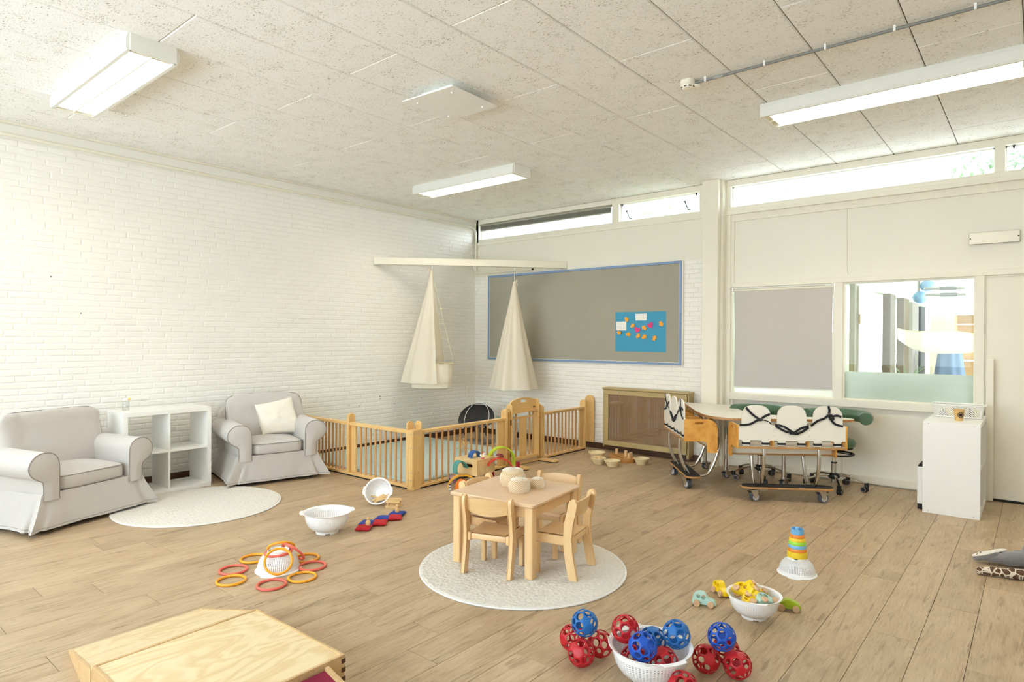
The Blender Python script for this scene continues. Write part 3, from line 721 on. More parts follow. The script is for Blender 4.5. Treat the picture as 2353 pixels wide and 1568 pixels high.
for z in (.09, .16, .40, .53):
    for p, q in (((-.02, -.001, z), (-.02, .003, z)), ((-.06, -.001, z), (-.06, .003, z)), ((.001, .025, z), (-.003, .025, z)), ((.001, .075, z), (-.003, .075, z))):
        MB().cyl(p, q, .006, n=8).build('screw', M['steel'], cp)
# wall board at the end of the pen
wbd = thing('wall_board', 'round-topped pale wooden board fixing the pen panel to the brick wall', 'post', (XC+.01, 7.095, 0)); endboard(wbd, 0, .135, .70, .022, name='board', z0=.08).parent = wbd
wbd.rotation_euler = (0, 0, PI/2)
for s in (-.05, .05):
    for z in (.2, .45, .62): MB().cyl((-.0125, s, z), (-.0105, s, z), .004, n=8).build('screw', M['steel'], wbd)
# gate
g = thing('pen_gate', 'pale wooden pen gate with an arched top board and hand slot', 'gate', (XC, 5.40, 0), PI/2); GL = .60
MB().prism([(-.027, -.05), (GL+.033, -.05), (GL+.033, .05), (-.027, .05)], .006, .03).build('threshold', M['birchx'], g, sm=0)
MB().box(-.027, GL+.033, -.045, .045, 0, .006).build('rubber_strip', M['rubber'], g, sm=0)
for x, lo in ((.03, 'foot'), (GL-.02, 'foot')):
    o = [(x-.05, -.02)]+[(x+.052*math.cos(R(a)), -.245+.052*math.sin(R(a))) for a in range(180, 361, 20)]+[(x+.05, -.02)]
    f = MB().prism(o, .008, .03, b=.003).build('foot_plate', M['birchx'], g); MB().prism([(a*.98+x*.02, b*.97) for a, b in o], 0, .008).build('rubber_pad', M['rubber'], f)
endboard(g, -.022, .08, .655, .016, name='hinge_board'); endboard(g, .008, .08, .64, .016, name='hinge_board')
endboard(g, .055, .09, .70, .018, name='gate_stile', z0=.055)
endboard(g, .545, .09, .735, .018, name='gate_stile', z0=.055)
endboard(g, GL+.012, .086, .665, .017, name='latch_board')
arch = [(.064, .612), (.536, .612), (.536, .70)]+[(.30+.236*math.cos(R(a)), .70+.062*math.sin(R(a))) for a in range(10, 171, 10)]+[(.064, .70)]
MB().prism(arch, -.009, .009, m=frame((0, 0, 0), (1, 0, 0), (0, 0, 1)), holes=[rrect(.11, .034, .016, 4, .30, .722)]).build('arch_board', M['birchx'], g)
lg = MB()
for k in range(3): lg.box(.475+k*.015, .486+k*.015, -.0098, -.0088, .632, .650)
lg.build('maker_mark', M['black'], g, sm=0)
MB().box(.062, .538, -.04, .04, .592, .612, .002).build('upper_rail', M['birchx'], g, sm=0)
MB().box(.062, .538, -.012, .012, .525, .545, .002).build('middle_rail', M['birchx'], g, sm=0)
MB().box(.538, .62, -.02, .0, .528, .548, .002).build('latch', M['birchx'], g, sm=0)
MB().box(.062, .538, -.04, .04, .055, .085, .003).build('lower_rail', M['birchx'], g, sm=0)
MB().box(.24, .36, -.008, .008, .085, .525, .002).build('centre_slat', M['birch'], g, sm=0)
for x in (.10, .17, .42, .485): MB().cyl((x, 0, .085), (x, 0, .592), .0105, n=12).build('bar', M['dowel'], g)
for z in (.15, .50):
    MB().cyl((.028, -.045, z-.03), (.028, -.045, z+.03), .006, n=8).build('hinge', M['brown'], g)
for z in (.14, .44):
    for y in (-.03, .02): MB().cyl((GL+.002, y, z), (GL+.004, y, z), .006, n=8).build('screw', M['steel'], g)
# mat
M['mat'] = mat('pale_green_vinyl', (186, 203, 200), .5, var=.03, scale=2)
fm = thing('play_mat', 'pale blue-green foam play mat lying inside the pen', 'mat', (0, 0, 0))
for a, b in ((-6.66, -5.66), (-5.655, -4.655)): MB().box(a, b, 4.09, 6.08, .0, .05, .012).build('mat_section', M['mat'], fm, sm=0)
# bouncer seat
bz = thing('baby_bouncer', 'black swivelling baby seat with white piping inside the pen', 'bouncer', (-5.98, 6.42, 0), R(35))
MB().lathe([(0, 0), (.22, 0), (.225, .012), (.21, .028), (.09, .045), (.05, .05), (0, .05)], 36).build('base', mat('grey_plastic', (120, 121, 122), .45), bz)
MB().cyl((0, 0, .05), (0, 0, .23), .035, .035, 20).build('column', M['steel'], bz)
def shell(u, v, k=0):
    a = (u-.5)*2; t_ = .05+.95*v
    wd = .245*max(0, 1-abs((v-.42)/.6)**2.6)**.5 if v > .42 else .245*(1-.35*((.42-v)/.42)**2)
    y = -.24+.46*v-.10*a*a; z = .215+.30*v**1.35+.03*a*a*(1-v)+.03*(1-v)**2
    return (a*wd, y-k*.8, z+k*.5)
m = MB().grid(lambda u, v: shell(u, v), 24, 20); m.grid(lambda u, v: shell(1-u, v, .012), 24, 20)
so = m.build('seat_shell', mat('black_fabric', (20, 19, 19), .85, sheen=.3), bz, sm=60)
pth = [shell(.16, v/12, .02) for v in range(2, 12)]+[shell(.16+.68*k/8, .965, .02) for k in range(0, 9)]+[shell(.84, v/12, .02) for v in range(11, 1, -1)]
MB().tube(pth, .0045, 6).build('piping', M['white'], so)
for s in (-1, 1): MB().tube([(s*.1, -.1, .30), (s*.14, -.17, .24), (s*.15, -.2, .16), (s*.145, -.2, .12)], [.018, .024, .02, .006], 8, flat=.35).build('strap', M['black'], bz)
# cloth toy bag
M['canvas'] = mat('cream_canvas', (222, 212, 192), .9, var=.08, scale=20, bump=.4, bscale=200)
bg = thing('cloth_bag', 'cream canvas toy sack standing beside the black baby seat', 'bag', (-5.50, 6.45, 0))
def sack(u, v):
    a = 2*PI*u; r = .125*(1+.08*math.sin(PI*v)+.03*noise.noise(Vector((math.cos(a)*2, math.sin(a)*2, v*5))))*(1-.04*(v > .9)); z = v*.40
    return (r*math.cos(a), r*.9*math.sin(a), z+.006*noise.noise(Vector((a, v*4, 1))))
MB().grid(sack, 40, 16, True).lathe([(0, .002), (.124, .002)], 40).build('sack', M['canvas'], bg, sm=60)
MB().grid(lambda u, v: (lambda p: (p[0]*1.03, p[1]*1.03, p[2]-v*.04))(sack(u, 1)), 40, 3, True).build('printed_rim', mat('green_print', (128, 150, 136), .9, var=.4, scale=40), bg, sm=60)
# bead-and-stick rattles
def rattle(label, loc, sd):
    t = thing('stick_rattle', label, 'rattle', loc, 0, 'wooden bead rattles on the play mat'); rn = random.Random(sd); st = MB(); r = .075
    t.rotation_euler = (.5*sd, .3, .4+sd)
    ends = [(1, 1, 0), (-1, 1, 0), (1, -1, 0), (-1, -1, 0), (0, 1, 1), (0, -1, 1), (0, 1, -1), (0, -1, -1), (1, 0, 1), (-1, 0, 1), (1, 0, -1), (-1, 0, -1)]; ends = [Vector(e).normalized()*r for e in ends]
    for i in range(0, 12, 2):
        st.cyl(ends[i], -ends[i]*.2+ends[i+1]*.4, .0035, n=6).cyl(ends[i+1], ends[i]*.3-ends[i+1]*.2, .0035, n=6)
    for i in range(12): st.cyl(ends[i], ends[(i+4) % 12], .0014, n=4)
    st.build('sticks', M['beech'], t)
    bm = MB().ell((0, 0, 0), .0105, 10, 8).mesh('bead'); bm.materials.append(M['beech']); bm.polygons.foreach_set('use_smooth', [True]*len(bm.polygons))
    for e in ends: link('bead', bm, t, e)
    for e in ends[:6]: link('bead', bm, t, e*.45)
rattle('wooden bead-and-stick rattle on the play mat in front of the black baby seat', (-5.42, 5.56, .136), 1)
rattle('wooden bead-and-stick rattle on the play mat in front of the canvas sack', (-4.98, 5.72, .136), 2)
# ============================================================ TROLLEY AND RAINBOW ARCHES
def proj(p):
    d = Vector(p)-CAM; z = d.dot(FW); return (W_/2+F_*d.dot(RT)/z, H_/2-F_*d.dot(UP)/z)
M['ply'] = wood('light_ply', (236, 208, 154), (222, 186, 124), .4, axis=0, grain=12, figure=14)
bx = thing('toy_trolley', 'low birch box trolley with a hand slot, covered with rainbow arches', 'trolley', (-4.335, 4.615, 0), R(6)); z0, z1 = .105, .258
sl = rrect(.11, .032, .015, 4, .03, .20)
MB().prism([(-.14, z0), (.14, z0), (.14, z1-.012), (-.14, z1-.012)], -.008, .008, m=frame((0, -.142, 0), (1, 0, 0), (0, 0, 1)), holes=[sl]).build('front_board', M['ply'], bx, sm=0)
MB().box(-.14, .14, .134, .15, z0, z1-.012).build('back_board', M['ply'], bx, sm=0)
for s in (-1, 1): MB().box(s*.132-.008, s*.132+.008, -.134, .134, z0, z1-.012).build('side_board', M['ply'], bx, sm=0)
MB().box(-.142, .142, -.151, .151, z1-.012, z1, .002).build('top_board', M['ply'], bx, sm=0)
MB().box(-.13, .13, -.13, .13, z0, z0+.01).build('bottom_board', M['ply'], bx, sm=0)
for sx in (-1, 1):
    for sy in (-1, 1):
        c = MB().cyl((sx*.1-.012, sy*.11, .036), (sx*.1+.012, sy*.11, .036), .036, n=18).build('caster', M['black'], bx)
        MB().box(sx*.1-.018, sx*.1+.018, sy*.11-.012, sy*.11+.012, .06, z0).build('fork', M['steel'], c, sm=0)
RB = {'teal': (84, 158, 150), 'blue': (38, 92, 160), 'lime': (186, 205, 34), 'red': (214, 58, 38), 'maroon': (140, 52, 58), 'yellow': (236, 176, 48), 'orange': (232, 122, 28), 'green': (92, 164, 36), 'crimson': (178, 22, 44)}
RM = {k: wood('stained_'+k, v, tuple(int(c*.9) for c in v), .55, axis=1, grain=26, coat=0) for k, v in RB.items()}
def rarch(kind, label, A, B, th, dep, up=(0, 0, 1), a0=0, a1=180, off=0, sag=1.0, cat='toy arch', name='rainbow_arch'):
    A = Vector(A); B = Vector(B); x = (B-A).normalized(); up = Vector(up); y = up.cross(x).normalized(); z = x.cross(y).normalized()
    r = (B-A).length/2+off; c = (A+B)/2; n = 24; o = []
    for i in range(n+1): a = R(a0+(a1-a0)*i/n); o.append((r*math.cos(a), r*sag*math.sin(a)))
    for i in range(n, -1, -1): a = R(a0+(a1-a0)*i/n); o.append(((r-th)*math.cos(a), (r*sag-th)*math.sin(a)))
    ob = MB().prism(o, -dep/2, dep/2, m=frame((0, 0, 0), x, z, -y), b=.002).build(name, RM[kind], None, loc=tuple(c))
    return tag(ob, label, cat, 'rainbow arches around the trolley')
def arc2(kind, label, c, r, phi, th, dep, sag=1.0, rise=0):
    "arch centred on c, its right foot swung away from the photographer's side by phi degrees"
    x = Vector((RT.x, RT.y, 0)).normalized()*math.cos(R(phi))+Vector((FW.x, FW.y, 0)).normalized()*math.sin(R(phi)); x.z = rise; c = Vector(c)
    return rarch(kind, label, c-x*r, c+x*r, th, dep, sag=sag)
arc2('yellow', 'yellow wooden arch standing on the floor under the teal arch', (-4.29, 4.40, .001), .15, 12, .014, .05, .82)
arc2('orange', 'orange wooden arch standing on the floor inside the yellow arch', (-4.22, 4.32, .001), .062, 38, .012, .075, 1.6)
arc2('teal', 'teal wooden arch leaning from the yellow arch to the box slot', (-4.295, 4.375, .165), .066, 40, .012, .07, 1.45, .35)
arc2('blue', 'blue wooden arch standing on the box top behind the rooster', (-4.325, 4.60, z1), .06, 38, .012, .07, 1.15)
arc2('lime', 'lime green wooden arch leaning off the end of the box', (-4.20, 4.86, .20), .135, 22, .013, .065, 1.0, -.42)
arc2('red', 'red wooden arch leaning beside the box under a maroon block', (-4.10, 4.73, .145), .128, 14, .013, .05, .85, -.35)
rarch('green', 'green wooden arch mostly hidden behind the largest seagrass basket', (-4.12, 4.84, .001), (-4.04, 4.98, .001), .014, .045)
hb = MB().prism([(.026*math.cos(R(a)), .03*math.sin(R(a))) for a in range(0, 181, 15)], -.034, .034, m=frame((0, 0, 0), (.2, .98, 0), (0, 0, 1))).build('half_round_block', RM['maroon'], None, loc=(-4.118, 4.745, .268)); hb.rotation_euler = (R(-14), 0, R(-10))
tag(hb, 'maroon half-round wooden block balanced on the red arch', 'toy block')
for (px, py), lb in (((1131, 1095), 'crimson wooden board standing upright beside the largest seagrass basket lid, nearer the trolley'), ((1190, 1083), 'crimson wooden board standing upright beside the round foot of the pen gate')):
    p = onz(px, py, 0); tag(MB().box(-.022, .022, -.006, .006, 0, .10, .002).build('wooden_board', RM['crimson'], None, loc=tuple(p), rot=(0, 0, R(25))), lb, 'toy block', 'crimson boards by the trolley')
# rooster, small cube figure
rt = thing('toy_rooster', 'small white wooden rooster with yellow wing standing on the box', 'toy', (-4.205, 4.585, z1), R(35))
body = [(-.028, .038), (-.022, .026), (-.008, .014), (.008, .014), (.018, .028), (.02, .045), (.026, .055), (.024, .063), (.014, .066), (.008, .056), (.002, .042), (-.010, .040), (-.02, .05)]
MB().prism(body, -.006, .006, m=frame((0, 0, 0), (1, 0, 0), (0, 0, 1)), b=.0015).build('body', mat('white_toy_paint', (240, 236, 226), .5), rt)
MB().prism([(-.014, .03), (-.004, .022), (.008, .028), (.008, .038), (-.006, .036)], -.0075, .0075, m=frame((0, 0, 0), (1, 0, 0), (0, 0, 1))).build('wing', mat('yellow_toy_paint', (236, 198, 50), .5), rt)
rp = mat('red_toy_paint', (212, 60, 62), .5)
MB().prism([(.006, .062), (.022, .064), (.024, .073), (.017, .069), (.012, .075), (.006, .068)], -.004, .004, m=frame((0, 0, 0), (1, 0, 0), (0, 0, 1))).build('comb', rp, rt)
MB().box(-.013, .017, -.009, .009, 0, .014, .002).build('foot', rp, rt, sm=0)
p = onz(1034, 1127); fg = thing('block_figure', 'small brown and white painted block figure on the floor beside the yellow arch', 'toy', tuple(p), R(40))
MB().box(-.011, .011, -.009, .009, 0, .06, .002).build('body', mat('brown_toy_paint', (96, 66, 52), .5), fg, sm=0)
MB().box(-.0115, .0115, -.0095, .0095, .004, .02).build('white_band', mat('white_toy_paint2', (232, 230, 226), .5), fg, sm=0); MB().box(-.008, .008, -.0096, .0, .034, .048).build('white_face', M['white'], fg, sm=0)
rb = thing('wire_ball', 'small colourful wire rattle ball between the trolley and the fence', 'toy', (-4.475, 4.44, .19))
for k, c in enumerate(((90, 190, 190), (206, 96, 150), (150, 120, 200))):
    for j in range(2): MB().tube([(.042*math.cos(2*PI*i/20), .042*math.sin(2*PI*i/20), 0) for i in range(20)], .002, 4, True, m=mtx(rx=R(60*k+30*j), ry=R(50*j))).build('wire_loop', mat('wire_%d%d' % (k, j), c, .5), rb)
rb.location.z = .044
# ============================================================ CEILING FIXTURES
M['lamp_body'] = mat('lamp_enamel', (232, 231, 222), .4, var=.01)
M['diff'] = emit('lamp_light', (255, 248, 238), 24)
M['louvre'] = mat('louvre_white', (240, 234, 214), .35, var=.01)
def ceiling_lamp(label, x0, x1, y0, y1, n=17):
    z0, z1 = 3.162, ZC; t = thing('ceiling_light', label, 'light', ((x0+x1)/2, (y0+y1)/2, z1), 0, 'fluorescent ceiling lights'); hx, hy = (x1-x0)/2, (y1-y0)/2; H = z0-z1; c = .03
    hs = MB()
    for s in (-1, 1):
        o = [(s*hy, H+.012), (s*hy, -c), (s*(hy-.012), 0), (s*(hy-.03), 0), (s*(hy-.03), H), (s*(hy-.008), H)]
        o = o if s > 0 else o[::-1]
        hs.prism(o[::-1], -hx, hx, m=frame((0, 0, 0), (0, 1, 0), (0, 0, 1), (1, 0, 0)))
        hs.box(s*hx-.012, s*hx+.012, -hy+.02, hy-.02, H, 0)
    hs.box(-hx, hx, -hy+.02, hy-.02, -.02, 0)
    hs.build('housing', M['lamp_body'], t, sm=0)
    MB().box(-hx+.05, hx-.05, -hy+.034, hy-.034, H+.045, H+.055).build('diffuser', M['diff'], t, sm=0)
    MB().box(-hx+.012, hx-.012, -.004, .004, H+.003, H+.04).build('spine', M['louvre'], t, sm=0)
    lm = MB().box(-.0012, .0012, -hy+.032, hy-.032, H+.008, H+.035).mesh('louvre_blade'); lm.materials.append(M['louvre'])
    for i in range(n): link('louvre_blade', lm, t, (-hx+.05+(2*hx-.1)*i/(n-1), 0, 0))
    for s in (-1, 1): MB().box(s*(hx-.03)-.02, s*(hx-.03)+.02, -hy+.03, hy-.03, H+.02, H+.03).build('end_reflector', M['louvre'], t, sm=0)
ceiling_lamp('fluorescent ceiling light above the grey armchairs', -5.70, -4.18, 1.41, 1.715)
ceiling_lamp('fluorescent ceiling light near the room corner with the hanging cradles', -5.755, -4.2, 5.02, 5.325)
ceiling_lamp('fluorescent ceiling light beside the smoke detector conduit', -1.66, -.04, 4.955, 5.30)
ht = thing('ceiling_panel', 'square white flat panel hanging just below the ceiling boards', 'panel', (-3.395, 3.33, ZC), R(3))
MB().box(-.25, .25, -.25, .25, -.068, -.058, .002).build('plate', M['white'], ht, sm=0)
MB().box(-.15, .15, -.15, .15, -.058, 0).build('mount', M['lamp_body'], ht, sm=0)
for sx in (-1, 1):
    for sy in (-1, 1): MB().lathe([(0, -.08), (.008, -.078), (.009, -.068), (0, -.068)], 12, m=mtx(sx*.17, sy*.17)).build('knob', M['white'], ht)
sd = thing('smoke_detector', 'round cream smoke detector at the end of the grey conduit', 'detector', (-1.91, 4.2, ZC))
MB().lathe([(0, 0), (.052, 0), (.052, -.028), (.047, -.032), (.045, -.042), (0, -.042)], 32).build('base', M['cream'], sd)
MB().lathe([(.045, -.042), (.040, -.052), (.030, -.058), (0, -.06)], 32).build('cap', M['cream'], sd)
for i in range(8): MB().box(-.009, .009, .041, .0455, -.049, -.043, m=Matrix.Rotation(2*PI*i/8, 4, 'Z')).build('vent_slot', M['black'], sd, sm=0)
MB().lathe([(0, -.02), (.03, -.02), (.03, -.045), (.02, -.052), (0, -.053)], 20, m=mtx(.05, .035)).build('sounder', M['cream'], sd)
cn = thing('conduit', 'grey electrical conduit clipped along the ceiling', 'pipe', (0, 4.21, ZC-.022)); gp = mat('grey_pvc', (128, 128, 124), .4)
MB().cyl((-1.86, 0, 0), (1.9, 0, 0), .0095, n=12).build('tube', gp, cn)
MB().cyl((-1.73, 0, 0), (-1.66, 0, 0), .0115, n=12).build('coupling', mat('pale_pvc', (160, 160, 154), .4), cn)
for px, py in ((1612, 176), (1750, 140), (1890, 100), (2052, 58), (2240, 8)):
    x = onz(px, py, ZC-.02).x; b = MB().box(x-.006, x+.006, -.0125, .0125, -.012, .022).build('clip', M['white'], cn, sm=0)
# pipes on the left wall and round the corner
pp = thing('heating_pipe', 'white painted pipe running under the ceiling and down the corner', 'pipe', (0, 0, 0))
run = [(XL+.035, YF+.1, 3.148), (XL+.033, 1.3, 3.146), (XL+.036, 3.1, 3.138), (XL+.034, 5, 3.143), (XL+.034, 6.98, 3.146)]
MB().tube(run+[(XL+.035, 7.07, 3.13), (XL+.038, YB-.03, 3.08), (XL+.038, YB-.03, 2.47), (XL+.05, YB-.03, 2.447), (XL+.085, YB-.03, 2.442), (-5.57, YB-.03, 2.434)], .0155, 12).build('tube', M['cream'], pp)
MB().cyl((-5.57, YB-.03, 2.434), (-5.553, YB-.03, 2.434), .012, n=12).build('open_end', M['dark'], pp)
# ============================================================ BEAM WITH HANGING CRADLES
A_, B_ = Vector((XL, 5.166, 0)), Vector((-4.963, YB, 0)); bd = (B_-A_).normalized(); BLn = (B_-A_).length
be = thing('hanging_beam', 'long cream beam spanning the room corner, carrying two cradles', 'beam', (A_.x, A_.y, 2.413), math.atan2(bd.y, bd.x))
MB().box(.02, BLn-.02, -.0, .075, 0, .092, .004).build('beam', M['cream'], be, sm=0)
for x in (.05, BLn-.05): MB().box(x-.03, x+.03, .01, .065, -.012, 0).build('bracket', M['steel'], be, sm=0)
hk = [(-6.192, 5.75), (-5.823, 6.165), (-5.455, 6.58)]
for k, (x, y) in enumerate(hk):
    d = (Vector((x, y, 0))-A_).dot(bd)
    MB().tube([(d, .035, .0), (d, .035, -.03), (d+.012, .035, -.042), (d+.012, .035, -.058), (d, .035, -.066), (d-.011, .035, -.056)], .004, 8).build('hook', M['steel'], be)
def clothmat(name, rgb, tl=.35):
    m, nt, b, N, L = newmat(name); b.inputs['Base Color'].default_value = lin(rgb); P(b, Roughness=.9); b.inputs['Specular IOR Level'].default_value = .1
    nz = N.new('ShaderNodeTexNoise'); nz.inputs['Scale'].default_value = 400; bp = N.new('ShaderNodeBump'); bp.inputs['Strength'].default_value = .15; bp.inputs['Distance'].default_value = .001; L.new(nz.outputs[0], bp.inputs['Height']); L.new(bp.outputs[0], b.inputs['Normal'])
    t = N.new('ShaderNodeBsdfTranslucent'); t.inputs[0].default_value = lin(rgb); mx = N.new('ShaderNodeMixShader'); mx.inputs[0].default_value = tl
    L.new(b.outputs[0], mx.inputs[1]); L.new(t.outputs[0], mx.inputs[2]); L.new(mx.outputs[0], N['Material Output'].inputs[0]); return m
M['sheer'] = clothmat('cream_muslin', (244, 237, 221), .35); M['cotton'] = clothmat('cream_cotton', (242, 234, 216), .15)
M['strap'] = mat('cream_webbing', (232, 220, 190), .7)
def cradle(label, hx, hy, zt, a0, a1, zb, sd, rx=.31, ry=.235, tw=4):
    t = thing('hanging_cradle', label, 'cradle', (hx, hy, 0), math.atan2(RT.y, RT.x)+R(tw)); rn = random.Random(sd)
    # local x = towards image right, y = away from the photographer
    def basket(u, v):
        a = 2*PI*u; e = lambda c: math.copysign(abs(c)**.75, c); bot = 1-.10*(1-v)**2
        z = .79+.315*v
        f = 1+.012*math.sin(a*17+v*2)+.012*noise.noise(Vector((math.cos(a)*3+sd, math.sin(a)*3, v*3)))
        return (.285*e(math.cos(a))*bot*f, .20*e(math.sin(a))*bot*f, z)
    m = MB().grid(basket, 80, 10, True); rim0 = [basket(i/80, 0) for i in range(80)]
    m.grid(lambda u, v: (lambda p: (p[0]*(1-v), p[1]*(1-v), .79-.03*math.sin(v*PI/2)*1.0+.012*noise.noise(Vector((p[0]*6, p[1]*6, v)))))(basket(u, 0)), 80, 6, True)
    bo = m.build('basket', M['cotton'], t, sm=60)
    MB().tube([basket(i/60, 1) for i in range(60)], .008, 6, True).build('rim', M['strap'], bo)
    for x, y, s in ((.29, .0, 1), (.06, -.19, 1), (-.29, 0, 1), (.0, .19, 1)):
        so = MB().tube([(0, 0, zt-.02), (x*.97, y*.97, 1.16)], .010, 6, flat=.3).build('strap', M['strap'], t)
        MB().tube([(x*.97, y*.97, 1.165), (x*1.0, y*1.0, 1.13), (x, y, 1.105)], .0055, 6).build('snap_hook', M['steel'], so)
        f = .42; MB().box(x*f-.014, x*f+.014, y*f-.008, y*f+.008, zt-.02-(zt-1.18)*f-.012, zt-.02-(zt-1.18)*f+.012).build('buckle', M['strap'], so, sm=0)
    def canopy(u, v):
        a = R(a0+(a1-a0)*u); w_ = v**1.08
        fold = 1+(.045*math.sin(a*6+sd+.6*math.sin(a*2))+.03*math.sin(a*11+sd*2)+.05*noise.noise(Vector((a*1.7, sd, v*.5))))*min(1, v*2.2)
        x = (.018+rx*w_)*math.cos(a)*fold; y = (.018+ry*w_)*math.sin(a)*fold
        zb_ = zb+.018*noise.noise(Vector((a*2, sd, 0)))
        return (x+.01*w_*noise.noise(Vector((a*4, v*5, sd))), y, zt+(zb_-zt)*v)
    MB().grid(canopy, 110, 26, abs(a1-a0-360) < 1).build('canopy', M['sheer'], t, sm=70)
    MB().tube([(-.02, -.015, zt-.01), (-.05, -.03, zt+.015), (-.06, -.03, zt-.005), (-.025, -.02, zt-.012), (-.05, -.035, zt-.03), (-.045, -.035, zt-.06)], [.008, .014, .012, .009, .011, .006], 6).build('tie_bow', M['sheer'], t)
    MB().cyl((0, 0, zt-.05), (0, 0, 2.365), .004, n=8).ell((0, 0, 2.358), (.012, .006, .014), 10, 6).build('suspension_rod', M['steel'], t)
    return t
pb = Vector((-bd.y, bd.x, 0))*.035
cradle('cream baby cradle hanging from the beam with its canopy open on one side', hk[0][0]+pb.x, hk[0][1]+pb.y, 2.345, 62, 283, .86, 1, .37, .30)
cradle('cream baby cradle hanging in front of the notice board, wrapped in its canopy', hk[2][0]+pb.x, hk[2][1]+pb.y, 2.215, 0, 360, .775, 5, .40, .30, 92)
# ============================================================ NOTICE BOARD
nb = thing('notice_board', 'large grey felt notice board with a blue frame on the back wall', 'notice board', (-4.86, YB-.006, 1.76)); bw, bh = 1.563, .63
M['felt'] = mat('grey_felt', (164, 160, 146), .95, var=.05, scale=3, bump=.3, bscale=300, spec=.1); M['bluef'] = mat('blue_paint', (128, 152, 190), .45, var=.06)
MB().box(-bw+.03, bw-.03, -.014, 0, -bh+.03, bh-.03).build('felt_panel', M['felt'], nb, sm=0)
MB().box(-bw+.026, bw-.026, -.016, -.002, -bh+.026, -bh+.034).box(-bw+.026, -bw+.034, -.016, -.002, -bh+.026, bh-.026).box(bw-.034, bw-.026, -.016, -.002, -bh+.026, bh-.026).build('cream_slip', M['cream'], nb, sm=0)
for s in (-1, 1):
    MB().box(-bw, bw, -.022, 0, s*(bh-.0145)-.0145, s*(bh-.0145)+.0145, .002).build('frame_rail', M['bluef'], nb, sm=0)
    MB().box(s*(bw-.0145)-.0145, s*(bw-.0145)+.0145, -.0225, 0, -bh+.029, bh-.029, .002).build('frame_stile', M['bluef'], nb, sm=0)
MB().box(bw, bw+.018, -.014, 0, -bh, bh).build('edge_strip', M['cream'], nb, sm=0)
yb = YB-.0215
tag(MB().box(-.353, .353, -.0006, .0006, -.252, .252).build('poster', mat('blue_card', (62, 152, 190), .7, var=.03), None, sm=0, loc=(-3.852, yb, 1.537)), 'blue card poster pinned on the grey notice board', 'poster')
for (px, py, w_, h_), lb in (((1473, 729, .078, .043), 'white note with one line of writing at the blue poster top'), ((1427.8, 749.5, .073, .056), 'white note with several lines of writing at the blue poster edge')):
    p = ony(px, py, yb-.002); t = thing('paper_note', lb, 'note', (p.x, yb-.002, p.z), 0, 'notes on the blue poster')
    MB().box(-w_, w_, -.0006, .0006, -h_, h_).build('sheet', M['white'], t, sm=0); g = MB(); rn = random.Random(int(px))
    rows = [(-.012, .75)] if w_ > .075 else [(.025, .55), (-.01, .3), (-.028, .7)]
    for zz, ln in rows:
        x = -w_*.72
        while x < -w_*.72+2*w_*ln: l = rn.uniform(.006, .013); g.box(x, x+l, -.0012, -.0006, zz-.0035, zz+.0035); x += l+.004
    g.build('handwriting', mat('pale_ink%d' % int(px), (206, 206, 210), .7), t, sm=0)
OR = mat('orange_felt', (242, 168, 62), .8, var=.05); PK = mat('pink_felt', (228, 62, 120), .8, var=.05)
ar = [(-.034, -.018), (0, -.018), (0, -.036), (.036, 0), (0, .036), (0, .018), (-.034, .018)]
am = MB().prism(ar, -.002, .002, m=frame((0, 0, 0), (1, 0, 0), (0, 0, 1))).mesh('paper_arrow'); am.materials.append(OR)
AL = ['touching the lined note corner', 'between the lined note and the lower heart', 'between the two pink hearts', 'near the poster edge beyond the upper heart', 'directly below the lined note', 'pointing level towards the arrow pair', 'directly below the lower heart', 'beside the arrow under the heart', 'alone at the lowest place']
for k, (px, py, an) in enumerate(((1440, 734.5, -50), (1454, 748.5, 40), (1480, 753.5, 145), (1519.5, 745, -65), (1422, 765, 175), (1444, 769, 3), (1466.5, 772, 45), (1480.5, 774, 45), (1504, 777, 65))):
    p = ony(px, py, yb-.006); o = link('paper_arrow', am, None, (p.x, yb-.008, p.z), (R((k % 3-1)*7), -R(an), R((k % 4-1.5)*5))); tag(o, 'small orange felt arrow on the blue poster, '+AL[k], 'arrow', 'orange arrows on the blue poster')
ht_ = [(0, -.038)]+[(.02+.0205*math.cos(R(a)), .012+.022*math.sin(R(a))) for a in range(-30, 151, 20)]+[(0, .018)]+[(-.02+.0205*math.cos(R(a)), .012+.022*math.sin(R(a))) for a in range(30, 211, 20)]
hm = MB().prism(ht_, -.002, .002, m=frame((0, 0, 0), (1, 0, 0), (0, 0, 1))).mesh('felt_heart'); hm.materials.append(PK)
for px, py, an in ((1494.5, 748.5, -25), (1464, 759, 20)):
    p = ony(px, py, yb-.006); tag(link('felt_heart', hm, None, (p.x, yb-.006, p.z), (0, R(an), 0)), 'small pink felt heart on the blue poster, '+('the higher of the two' if an < 0 else 'touching the row of arrows'), 'heart', 'pink hearts on the blue poster')
# ============================================================ LOW DISPLAY CABINET ON THE WALL
M['oak'] = wood('limed_oak', (190, 168, 118), (168, 146, 98), .5, axis=0, grain=22); M['oakz'] = wood('limed_oak_stile', (190, 168, 118), (168, 146, 98), .5, axis=2, grain=22)
dc = thing('wall_cabinet', 'shallow brown-framed wall cabinet with a clear acrylic front, below the notice board', 'cabinet', (-3.73, YB-.004, 0)); dw = .575
MB().box(-dw-.012, dw+.018, -.155, 0, .80, .823, .004).build('top_board', M['oak'], dc, sm=0)
for s in (-1, 1): MB().box(s*(dw-.0)-.011, s*(dw-.0)+.011, -.13, 0, .062, .80, .002).build('side_board', M['oakz'], dc, sm=0)
MB().box(-dw+.02, dw-.02, -.118, 0, .1, .79).build('back_board', mat('brown_lining', (196, 168, 138), .7), dc, sm=0)
fr = thing('x', '', ''); bpy.data.objects.remove(fr)
d0 = MB().box(-dw+.014, dw-.014, -.142, -.122, .085, .15, .003).build('door_rail', M['oak'], dc, sm=0)
